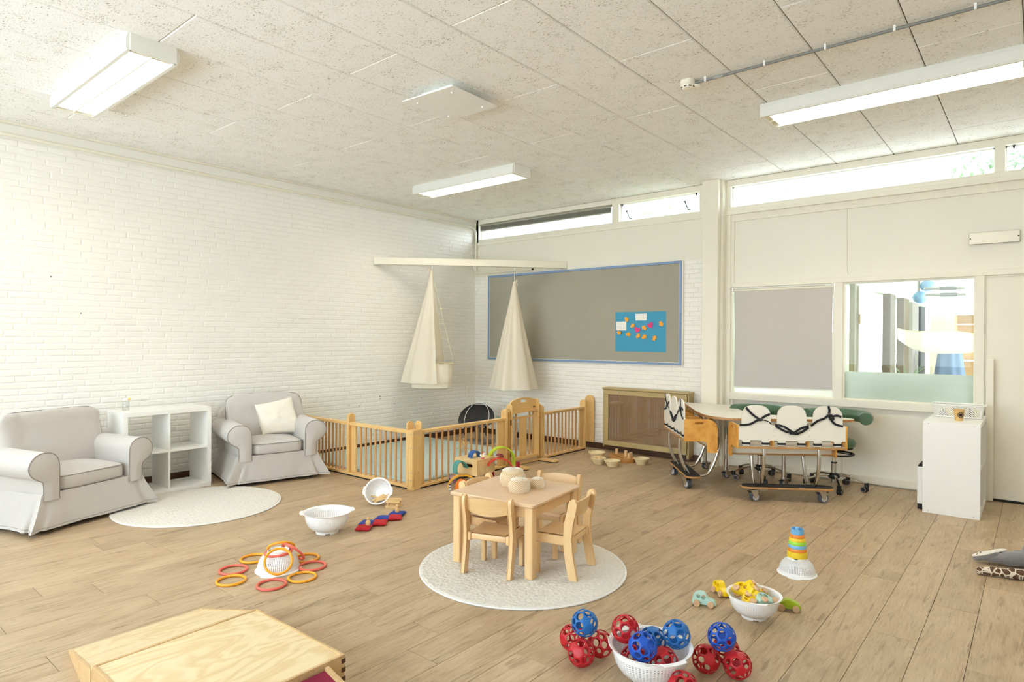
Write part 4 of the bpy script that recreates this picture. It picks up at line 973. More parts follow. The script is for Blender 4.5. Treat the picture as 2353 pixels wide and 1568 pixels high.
MB().box(-dw+.014, dw-.014, -.142, -.122, .735, .797, .003).build('door_rail', M['oak'], dc, sm=0)
for s in (-1, 1): MB().box(s*(dw-.044)-.03, s*(dw-.044)+.03, -.142, -.122, .15, .735, .003).build('door_stile', M['oakz'], dc, sm=0)
MB().box(-dw+.07, dw-.07, -.132, -.129, .148, .737).build('acrylic_pane', glassmat('acrylic', (.96, .93, .9), .2), dc, sm=0)
MB().cyl((-.35, -.150, .77), (-.35, -.142, .77), .01, n=12).build('lock', M['steel'], dc)
MB().box(dw-.03, dw+.0, -.11, 0, 0.03, .8).build('leg_board', M['oakz'], dc, sm=0)
# ============================================================ BLINDS, SMALL WALL ITEMS
rbk = thing('roller_blind', 'grey roller blind pulled down over the interior window', 'blind', (-2.16, YB+.012, 2.0))
MB().grid(lambda u, v: (-.515+1.03*u+(.006*math.sin(v*PI))*(1 if u < .5 else -1), .004*math.sin(v*3), -.012-v*(1.085-.02*u)), 12, 16).build('fabric', mat('grey_blind', (202, 196, 190), .8, var=.02, scale=4), rbk, sm=60)
MB().cyl((-.525, .008, .002), (.525, .008, .002), .017, n=14).build('roller', M['cream'], rbk)
MB().box(-.53, .53, -.008, .02, .02, .028).build('head_rail', M['white'], rbk, sm=0)
MB().cyl((-.513, 0, -1.098), (.513, 0, -1.078), .006, n=8).build('bottom_bar', M['white'], rbk)
for s in (-1, 1): MB().box(s*.53-.004, s*.53+.004, -.01, .025, -.03, .03).build('bracket', M['steel'], rbk, sm=0)
vb = thing('venetian_blind', 'raised grey slatted blind at the high window in the corner', 'blind', (-5.46, YB+.02, 3.18))
MB().box(-1.16, 1.16, -.012, .014, -.012, .014).build('head_rail', M['steel'], vb, sm=0)
vm = MB().box(-1.155, 1.155, -.013, .013, -.0022, .0022).mesh('slat'); vm.materials.append(mat('grey_slat', (120, 117, 106), .5))
for i in range(12): link('slat', vm, vb, (0, 0, -.018-i*.0052))
MB().box(-1.157, 1.157, -.012, .012, -.092, -.082).build('bottom_rail', mat('grey_rail', (176, 172, 160), .4), vb, sm=0)
for px, py, qx, qy in ((1440, 486, 1447, 503), (1574, 464, 1581, 482)):
    a, b = ony(px, py, YB+.045), ony(qx, qy, YB+.03)
    t = thing('window_stay', 'black window stay on the high opening window, nearer the '+('venetian blind' if px < 1500 else 'wall column'), 'window stay', (a.x, YB+.045, b.z), 0, 'stays of the high windows')
    MB().tube([(0, 0, a.z-b.z), (b.x-a.x, -.01, 0)], .006, 8).build('arm', M['black'], t); MB().box(-.014, .014, -.006, .006, a.z-b.z-.004, a.z-b.z+.01).build('head', M['black'], t, sm=0); MB().box(b.x-a.x-.004, b.x-a.x+.035, -.02, .0, -.004, .006).build('foot', M['black'], t, sm=0)
for px, py in ((1600, 447), (1430, 473), (2330, 337)):
    p = ony(px, py, YB+.05); tag(MB().lathe([(0, -.016), (.008, -.012), (.009, .008), (0, .01)], 12).box(-.008, .008, -.004, .012, .006, .016).build('window_catch', M['black'], None, loc=tuple(p)), 'small black catch at a high window head, '+{1600: 'next to the wall column', 1430: 'next to the venetian blind', 2330: 'above the door'}[px], 'catch', 'catches of the high windows')
sp = thing('steel_plate', 'brushed steel plate screwed to the wall above the door frame', 'wall plate', (-.322, YB+.03, 2.377)); sp.rotation_euler = (0, R(.5), 0)
MB().box(-.183, .183, -.03, 0, -.053, .053, .003).build('plate', mat('brushed_nickel', (196, 188, 170), .35, .6, var=.04, stretch=(.05, 1, 1), scale=60), sp, sm=0)
for x in (-.172, .172): MB().cyl((x, -.032, 0), (x, -.03, 0), .006, n=8).build('screw', M['dark'], sp)
tag(MB().box(-.029, .029, -.03, .0, 0, 1.275, .004).build('finger_guard', M['cream'], None, sm=0, loc=(-.343, YB-.006, .006)), 'cream plastic finger guard strip along the door hinge side', 'door guard')
tag(MB().tube([(-1.524, YB+.024, 2.865), (-1.523, YB+.024, 2.6), (-1.521, YB+.024, 2.2), (-1.517, YB+.022, 2.14), (-1.508, YB+.018, 2.125), (-1.513, YB+.018, 2.115)], .0035, 6).build('wall_cable', M['cream'], None), 'thin painted cable hanging down the upper wall panel', 'cable')
# ============================================================ BABY BENCHES, HORSESHOE TABLE, STOOLS
M['hpl'] = mat('white_laminate', (238, 234, 222), .35, var=.01)
M['plyo'] = wood('amber_ply', (226, 172, 88), (208, 148, 66), .38, axis=0, grain=10, figure=12)
M['plyedge'] = wood('ply_edge', (206, 158, 98), (150, 104, 58), .5, axis=0, grain=60)
M['web'] = mat('navy_webbing', (28, 28, 36), .8, var=.2, scale=80)
M['grip'] = mat('black_ribbed', (34, 31, 28), .7, var=.25, scale=60, stretch=(.05, 1, 1))
M['tyre'] = mat('grey_tyre', (92, 94, 100), .6); M['hub'] = mat('white_hub', (214, 214, 218), .4)
def caster(parent, x, y, zt, a, r=.042):
    c = MB().cyl((0, -.021, r), (0, -.003, r), r, n=24).cyl((0, .003, r), (0, .021, r), r, n=24).build('caster', M['tyre'], parent, loc=(x, y, 0), rot=(0, 0, a))
    MB().cyl((0, -.0225, r), (0, .0225, r), r*.72, n=20).build('hub', M['hub'], c); MB().cyl((0, -.029, r), (0, .029, r), .006, n=8).build('axle', M['steel'], c)
    f = MB().prism([(-.008, r-.012), (.012, r-.012), (.052, zt-.012), (.052, zt-.004), (-.012, zt-.004), (-.02, zt-.02)], -.003, .003, m=frame((0, -.027, 0), (1, 0, 0), (0, 0, 1))).prism([(-.008, r-.012), (.012, r-.012), (.052, zt-.012), (.052, zt-.004), (-.012, zt-.004), (-.02, zt-.02)], -.003, .003, m=frame((0, .027, 0), (1, 0, 0), (0, 0, 1)))
    f.box(-.02, .056, -.03, .03, zt-.006, zt).build('fork', M['steel'], c, sm=0)
    MB().box(-.05, -.0, -.012, .012, zt-.02, zt-.012).build('brake', M['black'], c, sm=0)
def bench(label, loc, rz):
    t = thing('triple_baby_bench', label, 'bench', loc, rz, 'white three-seat baby benches on wheels'); hw = .455
    fx = lambda yy=0: frame((0, yy, 0), (1, 0, 0), (0, 0, 1))           # outline (x,z), thickness along -y
    seats = (-.305, 0, .305)
    o = [(-hw, .556)]
    for c in seats:                                                # lower edge with harness tabs
        for d in (-.085, .085):
            o += [(c+d-.038, .556), (c+d-.028, .545), (c+d-.028, .507), (c+d+.028, .507), (c+d+.028, .545), (c+d+.038, .556)]
    o += [(hw, .556), (hw, .685)]
    for c in seats[::-1]:                                          # three round-topped backrests
        o += [(c+.142, .69), (c+.125, .70)]+[(c+.125*math.copysign(abs(math.cos(R(a)))**.75, math.cos(R(a))), .745+.122*abs(math.sin(R(a)))**.75) for a in range(0, 181, 15)]+[(c-.125, .70), (c-.142, .69)]
    o += [(-hw, .685)]
    bk = MB().prism(o, 0, .014, m=fx(.014)).build('back_panel', M['hpl'], t, sm=30)
    MB().prism([(x*1.0, z) for x, z in o], .0145, .0175, m=fx(.0175+.0145)).build('ply_core', M['plyedge'], bk, sm=0)
    for x in (-.15, .15):
        for z in (.6, .65): MB().cyl((x, -.001, z), (x, .001, z), .004, n=6).build('screw', M['steel'], bk)
    MB().box(-hw-.004, hw+.004, 0, .31, .482, .5, .002).build('seat_board', M['hpl'], t, sm=0)
    MB().box(-hw-.004, hw+.004, -.004, .0, .482, .5).build('seat_edge', M['plyedge'], t, sm=0)
    side = [(0, .482), (.175, .482), (.205, .465), (.212, .44), (.212, .375), (.31, .375), (.31, .60), (.298, .645), (.27, .675), (.23, .69), (0, .69)]
    hs = rrect(.085, .022, .01, 3, .135, .655)
    for s in (-1, 1):
        x = s*(hw+.008); MB().prism(side, -.008, .008, m=frame((x, 0, 0), (0, 1, 0), (0, 0, 1), (1, 0, 0)), holes=[hs]).build('side_panel', M['plyo'], t, sm=0)
    dv = [(.02, .50), (.27, .50), (.27, .60), (.24, .66), (.20, .68), (.02, .68)]
    for x in (-.1525, .1525): MB().prism(dv, -.007, .007, m=frame((x, 0, 0), (0, 1, 0), (0, 0, 1), (1, 0, 0))).build('divider', M['plyo'], t, sm=0)
    MB().box(-hw, hw, .285, .302, .392, .482).build('front_board', M['hpl'], t, sm=0)
    MB().box(-hw-.004, hw+.004, .283, .306, .376, .392).build('lower_rail', M['plyedge'], t, sm=0)
    for c in seats: MB().cyl((c, .27, .50), (c, .27, .70), .010, n=10).build('crotch_post', M['plyedge'], t)
    fb = rrect(.80, .15, .07, 6, 0, .115); b = MB().prism(fb, .113, .130, b=.002).build('footboard', M['plyedge'], t)
    MB().prism(rrect(.79, .14, .065, 6, 0, .115), .130, .1325).build('grip_tape', M['grip'], b)
    for s in (-1, 1):
        x = s*.235
        p = [(x, .012, .482), (x, .006, .40), (x-.0, .012, .32), (x, .045, .22), (x-.006*s, .10, .12)]
        MB().tube(smooth_path(p, 4), .0155, 12).build('leg_tube', M['chrome'], t)
        p = [(x, .296, .684), (x, .346, .613), (x, .382, .526), (x, .397, .439), (x, .378, .329), (x, .335, .21), (x, .278, .125), (x, .19, .108)]
        MB().tube(smooth_path(p, 5), .0165, 12).build('frame_arc', M['chrome'], t)
        MB().box(x-.05, x+.05, .03, .2, .106, .113).build('mount_plate', M['steel'], t, sm=0)
        caster(t, s*.295, .075, .106, R(200))
        caster(t, s*.16, .30, .10, R(120), .03) if False else None
    # harnesses
    def strap(pts, nm='harness_strap', r=.011): MB().tube([(a, b_, c) for a, b_, c in smooth_path(pts, 4)], r, 6, flat=.28, up=(0, 1, 0)).build(nm, M['web'], t)
    def buckle(x, z): MB().box(x-.022, x+.022, -.016, -.004, z-.012, z+.012, .004).build('buckle', M['black'], t)
    F = -.006
    c = -.305; strap([(c-.145, F, .69), (c-.06, F, .697), (c+.0, F-.003, .73), (c+.03, F, .745)]); strap([(c-.09, F, .845), (c-.04, F, .79), (c+.02, F, .745)]); strap([(c+.115, F, .79), (c+.07, F, .77), (c+.04, F, .745)]); strap([(c+.04, F, .74), (c+.10, F, .725), (c+.125, F, .70)], r=.005); buckle(c+.03, .74)
    c = 0; strap([(c-.145, F, .695), (c-.08, F, .685), (c-.02, F, .65), (c+.02, F, .625)]); strap([(c-.14, F, .685), (c-.06, F, .64), (c+.02, F, .622)]); strap([(c+.14, F, .69), (c+.07, F, .665), (c+.02, F, .628)]); strap([(c+.14, F, .678), (c+.08, F, .635), (c+.03, F, .62)]); buckle(c, .625); buckle(c+.035, .622)
    c = .305; strap([(c+.0, F, .868), (c+.01, F, .83), (c+.005, F, .80)]); strap([(c-.145, F, .69), (c-.09, F, .735), (c-.03, F, .76), (c+.0, F, .79)]); strap([(c+.11, F, .775), (c+.07, F, .785), (c+.03, F, .775)]); strap([(c+.0, F, .79), (c+.03, F, .74), (c+.06, F, .71), (c+.125, F, .69)]); buckle(c+.012, .785); buckle(c+.028, .758)
    for cc in seats:
        for d in (-.085, .085): MB().box(cc+d-.034, cc+d+.034, -.008, .02, .518, .536, .003).build('strap_loop', M['web'], t, sm=0)
    return t
bench('white baby bench showing its strapped back, in front of both green stools', (-1.67, 5.845, 0), R(35))
bench('white baby bench seen end-on, with dangling straps, between the wall cabinet and the horseshoe table', (-2.86, 5.995, 0), R(-52))
# table: horseshoe top, straight legs with casters
tb = thing('horseshoe_table', 'white horseshoe-shaped feeding table with ply edge between the baby benches', 'table', (0, 0, 0)); zt = .71
out = [(-3.2, 6.955), (-2.70, 6.18), (-2.56, 6.0), (-2.44, 5.90), (-2.32, 5.86), (-2.2, 5.875), (-2.08, 5.94), (-1.5, 6.345), (-1.33, 6.50), (-1.33, 6.56), (-1.42, 6.60), (-1.62, 6.46), (-1.86, 6.38), (-2.08, 6.38), (-2.28, 6.46), (-2.42, 6.62), (-2.50, 6.80), (-2.56, 6.95), (-2.68, 7.02), (-2.95, 6.96)]
ro = [(p.x, p.y) for p in smooth_path([(a, b, 0) for a, b in out[1:10]], 4)]; outl = [out[0]]+ro+out[10:]
MB().prism(outl, zt-.024, zt-.001).build('edge', M['plyedge'], tb, sm=30); MB().prism(outl, zt-.001, zt+.001).build('tabletop', M['hpl'], tb, sm=0)
for (x, y) in ((-2.512, 6.506), (-1.93, 6.50), (-2.86, 6.80)):
    l = MB().cyl((x, y, .085), (x, y, zt-.024), .019, n=16).build('leg', M['chrome'], tb); MB().cyl((x, y, .07), (x, y, .09), .026, n=14).build('collar', M['steel'], l)
    caster(tb, x, y, .075, R(60), .034)
# work stools with green curved rests
M['green'] = mat('green_vinyl', (74, 106, 78), .38, var=.05, scale=6, spec=.5)
def stool(label, loc, rz):
    t = thing('work_stool', label, 'stool', loc, rz, 'green work stools behind the benches')
    MB().ell((0, 0, .125), (.055, .055, .035), 20, 10).build('hub', M['black'], t)
    for i in range(5):
        a = 2*PI*i/5; c, s = math.cos(a), math.sin(a)
        l = MB().tube(smooth_path([(.04*c, .04*s, .135), (.14*c, .14*s, .13), (.23*c, .23*s, .105), (.28*c, .28*s, .085)], 4), .013, 8, flat=.7).build('base_arm', M['chrome'], t)
        MB().cyl((.28*c, .28*s, .05), (.28*c, .28*s, .092), .02, n=12).build('swivel', M['black'], l)
        w_ = a+1.1; q = Vector((math.cos(w_), math.sin(w_), 0)); p = Vector((.28*c, .28*s, .028))+Vector((-q.y, q.x, 0))*.02
        MB().cyl(p-q*.022, p+q*.022, .028, n=18).build('wheel', M['black'], l); MB().cyl(p-q*.0228, p+q*.0228, .023, n=18).build('wheel_ring', M['hub'], l); MB().cyl(p-q*.0234, p+q*.0234, .0205, n=18).build('wheel_cap', M['black'], l)
    MB().cyl((0, 0, .06), (0, 0, .25), .026, n=18).build('column', M['chrome'], t); MB().cyl((0, 0, .25), (0, 0, .26), .029, n=18).build('collar', M['black'], t); MB().cyl((0, 0, .26), (0, 0, .42), .017, n=14).build('piston', M['chrome'], t)
    MB().tube([(.17*math.cos(2*PI*i/32), .17*math.sin(2*PI*i/32), .345) for i in range(32)], .009, 8, True).cyl((0, 0, .36), (.165, 0, .345), .006, n=6).cyl((0, 0, .36), (-.165, 0, .345), .006, n=6).build('foot_ring', M['black'], t)
    MB().lathe([(0, .41), (.16, .41), (.185, .425), (.19, .46), (.175, .485), (.12, .495), (0, .49)], 36).build('seat', M['green'], t)
    MB().lathe([(0, .40), (.165, .40), (.165, .41), (0, .41)], 30).build('seat_pan', M['black'], t)
    pts = [(.275*math.cos(R(a)), .275*math.sin(R(a)), .70) for a in range(-8, 176, 8)]
    m = MB().tube(pts, .058, 20); m.build('arm_rest', M['green'], t, sm=50)
    MB().tube([(.0, .16, .42), (0, .24, .44), (0, .275, .52), (0, .275, .65)], .012, 8).build('rest_bracket', M['black'], t)
    return t
stool('green work stool with curved arm rest, beside the white wall panel', (-1.53, 6.725, 0), R(4))
stool('green work stool with curved arm rest, nearer the wall column', (-2.215, 6.66, 0), R(8))
# ============================================================ BY THE DOOR
bn = thing('waste_bin', 'slim white bin with a dark opening, tucked beside the sideways cube shelf', 'bin', (-.778, 6.50, 0))
MB().box(-.024, .024, -.11, .11, .045, .365, .008).build('bucket', M['white'], bn); MB().box(-.019, .019, -.105, .105, .3655, .372).box(-.015, .015, -.1, .1, .372, .385, .006).build('liner', M['dark'], bn, sm=0)
MB().box(-.02, .02, -.1, .1, 0, .045).build('foot', M['dark'], bn, sm=0)
bk = thing('plastic_basket', 'white perforated plastic basket of small toys on the sideways cube shelf', 'basket', (-.545, 6.80, .771), 0)
def side(L, top, bot, h, nx, nz, m):
    g = MB(); K = .0032
    def pt(u, v): return ((u-.5)*(bot+(top-bot)*v), 0, h*v)
    for i in range(-nz, nx+1):
        for sgn in (1, -1):
            q = []
            for k in range(nz*3+1):
                v = .10+.78*k/(nz*3); u = (i+(k/3.0) if sgn > 0 else i+nz-(k/3.0))/nx
                if 0 <= u <= 1: q.append(pt(u, v))
            if len(q) > 1: g.tube(q, K, 4)
    g.tube([pt(0, .06), pt(1, .06)], .007, 4, flat=1).tube([pt(0, .93), pt(1, .93)], .007, 4).tube([pt(0, .03), pt(0, 1)], .007, 4).tube([pt(1, .03), pt(1, 1)], .007, 4)
    return MB().add(g.v, g.f, m)
for s, (L, a) in (((0, -.095), (.34, 0)), ((0, .095), (.34, 0)), ((-.165, 0), (.19, 1)), ((.165, 0), (.19, 1))):
    sg = -1 if s[1] < 0 or s[0] < 0 else 1; tilt = R(10)*sg
    m_ = Matrix.Translation((s[0]*.95, s[1]*.92, 0)) @ (Matrix.Rotation(PI/2, 4, 'Z') if a else Matrix()) @ Matrix.Rotation(-tilt if not a else tilt, 4, 'X')
    side(L, L+.02, L-.02, .115, 18 if not a else 10, 5, m_).build('side_grid', M['white'], bk)
MB().box(-.16, .16, -.085, .085, 0, .006).build('floor', M['white'], bk, sm=0)
rim = [(p[0], p[1], .113) for p in rrect(.385, .235, .03, 4)]; MB().tube(rim, .007, 6, True, flat=.6).build('rim', M['white'], bk)
rn = random.Random(4); TC = [(40, 48, 70), (30, 30, 32), (206, 184, 60), (150, 60, 62), (60, 70, 84), (196, 170, 140), (36, 40, 54), (208, 190, 70)]
for i, cc in enumerate(TC):
    x = -.12+.034*i; ob = MB().ell((0, 0, 0), (.022, .05, .024), 12, 8).build('toy_animal', mat('toy_%d' % i, cc, .5), None, loc=(-.545+x, 6.80+(.02 if i % 2 else -.02), .80)); ob.rotation_euler = (.2*i, .1, .7*i)
    o = ob; MB().ell((.0, .045, .014), .014, 8, 6).build('head', o.data.materials[0], o); tag(o, ['dark blue', 'black', 'yellow', 'dark red', 'slate', 'beige', 'navy', 'mustard'][i]+' small toy lying in the white plastic basket', 'toy', 'toys in the plastic basket')
p = onz(2203.5, 967, .771); cu = thing('paper_cup', 'brown paper coffee cup with a round black emblem on the sideways cube shelf', 'cup', (p.x, p.y, .771))
MB().lathe([(0, .002), (.0265, .002), (.028, 0), (.039, .092), (.041, .094), (.039, .096), (.037, .092), (.027, .006), (0, .006)], 32).build('cup_body', mat('kraft_paper', (212, 174, 112), .8), cu)
em = MB(); a_c = math.atan2(-p.y, -p.x)+R(22)
def onc(a, z): r_ = .0281+.0110*z/.092+.0006; return (r_*math.cos(a_c+a), r_*math.sin(a_c+a), z)
def ringm(r0_, r1_): em.grid(lambda u, v: (lambda q: onc(q[0]/.034, .05+q[1]))(((r0_+(r1_-r0_)*v)*math.cos(2*PI*u), (r0_+(r1_-r0_)*v)*math.sin(2*PI*u))), 28, 1, True)
ringm(.019, .024); ringm(.0005, .0135)
for k in range(12): a = 2*PI*k/12; em.add([onc((.0145*math.cos(a+d)+0)/.034, .05+.0145*math.sin(a+d)) if e == 0 else onc(.018*math.cos(a+d)/.034, .05+.018*math.sin(a+d)) for d, e in ((-.14, 0), (.14, 0), (.14, 1), (-.14, 1))], [(0, 1, 2, 3)])
em.build('emblem', mat('dark_ink', (44, 34, 28), .7), cu, sm=0)
# plush toys at the frame edge
M['plushg'] = mat('grey_plush', (126, 122, 122), .95, var=.2, scale=60, bump=.8, bscale=200, sheen=.4)
def giraffe():
    m, nt, b, N, L = newmat('giraffe_plush'); tc = N.new('ShaderNodeTexCoord'); v = N.new('ShaderNodeTexVoronoi'); v.feature = 'DISTANCE_TO_EDGE'; v.inputs['Scale'].default_value = 28; L.new(tc.outputs['Object'], v.inputs[0])
    r_ = ramp(N, [(.06, lin((222, 210, 190))), (.10, lin((96, 66, 48)))]); L.new(v.outputs[0], r_.inputs[0]); L.new(r_.outputs[0], b.inputs['Base Color']); P(b, Roughness=.95); return m
t = thing('grey_plush', 'grey plush animal lying with its brown-soled feet towards the room', 'plush toy', tuple(onz(2350, 1306)), R(8)); fy = t.location
for k, (x, y) in enumerate(((-.235, -.02), (-.175, .06))):
    l = MB().tube(smooth_path([(x+.01, y, .045), (x+.07, y, .04), (x+.15, y*.8, .05), (.05, y*.5, .07)], 4), [.026]*4+[.03]*4+[.045]*4+[.06], 14).build('leg', M['plushg'], t)
    MB().ell((0, 0, 0), (.075, .03, .022), 20, 10, m=mtx(x+.045, y, .045, ry=R(-22))).build('foot', M['plushg'], l)
    f = MB().ell((0, 0, 0), (.072, .031, .012), 20, 8, m=mtx(x+.035, y, .062, ry=R(-22))).build('sole', mat('cream_plush%d' % k, (224, 216, 204), .9), l)
    MB().ell((0, 0, 0), (.04, .018, .010), 16, 8, m=mtx(x+.05, y, .0665, ry=R(-22))).ell((0, 0, 0), (.009, .007, .008), 8, 6, m=mtx(x+.0, y+.014, .05)).ell((0, 0, 0), (.009, .007, .008), 8, 6, m=mtx(x+.0, y-.014, .05)).build('paw_patch', mat('brown_suede%d' % k, (92, 62, 48), .9), l)
MB().pillow((.14, .03, .08), (.14, .11, .08), .7, 32, 16, wr=.006).build('body', M['plushg'], t, sm=60); MB().ell((.34, .03, .10), (.09, .085, .08), 20, 12).build('head', M['plushg'], t)
t = thing('giraffe_plush', 'giraffe-patterned plush lying in front of the grey plush', 'plush toy', tuple(onz(2350, 1334)), R(14)); gm = giraffe()
MB().tube(smooth_path([(-.23, 0, .022), (-.17, .0, .028), (-.05, .0, .032), (.1, 0, .035)], 4), [.014]+[.022]*3+[.027]*4+[.032]*5, 14).build('leg', gm, t)
MB().pillow((.2, 0, .06), (.13, .07, .058), .7, 28, 14).build('body', gm, t, sm=60); MB().tube([(.3, 0, .07), (.42, .02, .06), (.5, .03, .05)], [.045, .035, .03], 12).ell((.54, .03, .05), (.06, .04, .04), 14, 8).build('neck', gm, t)
# ============================================================ COLANDERS (unit rim radius, scaled per bowl)
M['plast'] = mat('white_plastic', (244, 244, 244), .3, var=.01, spec=.5)
def colander_proto():
    t = thing('colander', '', 'colander', (0, 0, 0), 0, 'white plastic colanders on the floor')
    pr = [(.30, .085), (.42, .095), (.55, .14), (.665, .215), (.755, .31), (.82, .42), (.865, .54), (.895, .66), (.91, .76), (.92, .83)]
    pr = [(p.x, p.y) for p in smooth_path([(a, b, 0) for a, b in pr], 5)]; n = 132; m = MB()
    for off in (0, .012):
        base = len(m.v)
        for r, z in pr: m.v += [((r-off)*math.cos(2*PI*i/n), (r-off)*math.sin(2*PI*i/n), z+off*.4) for i in range(n)]
        for k in range(len(pr)-1):
            for i in range(n):
                if i % 2 == 0 and 3 <= k <= 35 and k % 2 == 1: continue
                f = (base+k*n+i, base+k*n+(i+1) % n, base+(k+1)*n+(i+1) % n, base+(k+1)*n+i); m.f.append(f if off == 0 else f[::-1])
    m.lathe([(0, .083), (.30, .085)], 64).lathe([(.30, .09), (0, .088)], 64)
    m.build('bowl', M['plast'], t, sm=60)
    MB().lathe([(.908, .83), (.92, .825), (.96, .835), (1.0, .862), (1.005, .872), (.995, .878), (.95, .862), (.905, .838)], 96).build('rim', M['plast'], t)
    ft = MB()
    for k in range(4): ft.lathe([(.44, .0), (.46, .0), (.49, .11), (.46, .12), (.44, .0)], 10, a0=R(90*k+12), a1=R(90*k+78))
    ft.lathe([(.45, .045), (.47, .045), (.49, .11), (.455, .115)], 64)
    ft.build('foot_ring', M['plast'], t)
    for s in (0, PI):
        h = [(.985*math.cos(R(a)), .985*math.sin(R(a))) for a in range(-20, 21, 4)]; g = [(1.11*math.cos(R(a)), 1.11*math.sin(R(a))*.98) for a in range(15, -16, -3)]
        MB().prism(h[::-1]+g[::-1], .868, .888, m=Matrix.Rotation(s, 4, 'Z')).build('handle_tab', M['plast'], t, sm=30)
    return t
cp_ = colander_proto(); first = [True]
def colander(label, loc, rad, rot):
    o = cp_ if first[0] else dup(cp_); first[0] = False
    o.location = loc; o.scale = (rad,)*3; o.rotation_euler = rot; o['label'] = label; return o
hcol = .878
colander('large empty white colander standing upright on the open floor', (-4.062, 2.725, 0), .178, (0, 0, R(58)))
colander('largest white colander, filled with red and blue lattice balls', (-1.262, 2.435, 0), .176, (0, 0, R(150)))
colander('white colander filled with small yellow wooden cars', (-1.138, 3.343, 0), .138, (0, 0, R(118)))
colander('upturned white colander draped with orange and coral rings', (-3.64, 2.09, .138*.888), .138, (PI, 0, R(-58)))
colander('upturned white colander carrying the rainbow stacking cups', (-1.147, 4.14, .115*.888), .115, (PI, 0, R(-82)))
# tipped bowl: lies on its side, mouth towards the room
tp = colander('small white colander tipped on its side, spilling wooden planks', (-4.47, 3.56, .098), .118, (0, 0, 0))
dirv = Vector((.52, -.70, .46)).normalized(); tp.rotation_euler = dirv.to_track_quat('Z', 'Y').to_euler(); tp.location = Vector((-4.405, 3.47, .107))-dirv*.07
# ============================================================ RINGS
RC = {'y': mat('amber_rubber', (240, 166, 32), .42, var=.03), 'c': mat('coral_rubber', (226, 104, 88), .42, var=.03)}
rm_ = {}
for k in 'yc':
    me = MB().tube([(.079*math.cos(2*PI*i/48), .079*math.sin(2*PI*i/48), 0) for i in range(48)], .0078, 10, True); ob = me.mesh('toss_ring'); ob.materials.append(RC[k]); ob.polygons.foreach_set('use_smooth', [True]*len(ob.polygons)); rm_[k] = ob
def ring(k, loc, lb, rot=(0, 0, 0)): tag(link('toss_ring', rm_[k], None, loc, rot), lb, 'ring', 'toss rings around the upturned colander')
for k, (px, py), lb in (('y', (531, 1334.5), 'amber toss ring lying flat on the floor, touching one coral ring only'), ('c', (536, 1310), 'coral toss ring flat on the floor between two amber rings'),
                        ('y', (583, 1284), 'amber toss ring on the floor partly hidden behind the upturned colander'), ('c', (624, 1344), 'coral toss ring flat on the floor at the tab of the upturned colander'),
                        ('y', (694.5, 1326.5), 'amber toss ring flat on the floor beside the isolated coral ring, clear of the colander'), ('c', (718, 1301), 'coral toss ring flat on the floor touching two amber rings'), ('y', (703, 1283), 'amber toss ring on the floor tucked against the rim of the upturned colander')):
    p = onz(px, py, .008); ring(k, (p.x, p.y, .0082), lb)
cc = Vector((-3.64, 2.09, 0)); fdir = (Vector((CAM.x, CAM.y, 0))-cc).normalized()
ring('c', (cc.x, cc.y, .107), 'coral toss ring lying level around the top of the upturned colander', (R(3), R(-2), 0))
def lean(c, nrm, k, lb): ring(k, tuple(c), lb, Vector(nrm).normalized().to_track_quat('Z', 'Y').to_euler())
lean(cc+fdir*.118+Vector((0, 0, .088)), fdir*.72+Vector((0, 0, .62)), 'y', 'amber toss ring leaning on the front of the upturned colander')
lean(cc-fdir*.10+Vector((.012, .012, .105)), -fdir*.62+Vector((0, 0, .75)), 'y', 'amber toss ring hung over the top edge of the upturned colander from behind')
lean(cc-fdir*.085+Vector((.075, .06, .085)), -fdir*.6+Vector((.45, .4, .6)), 'c', 'coral toss ring leaning behind the upturned colander')
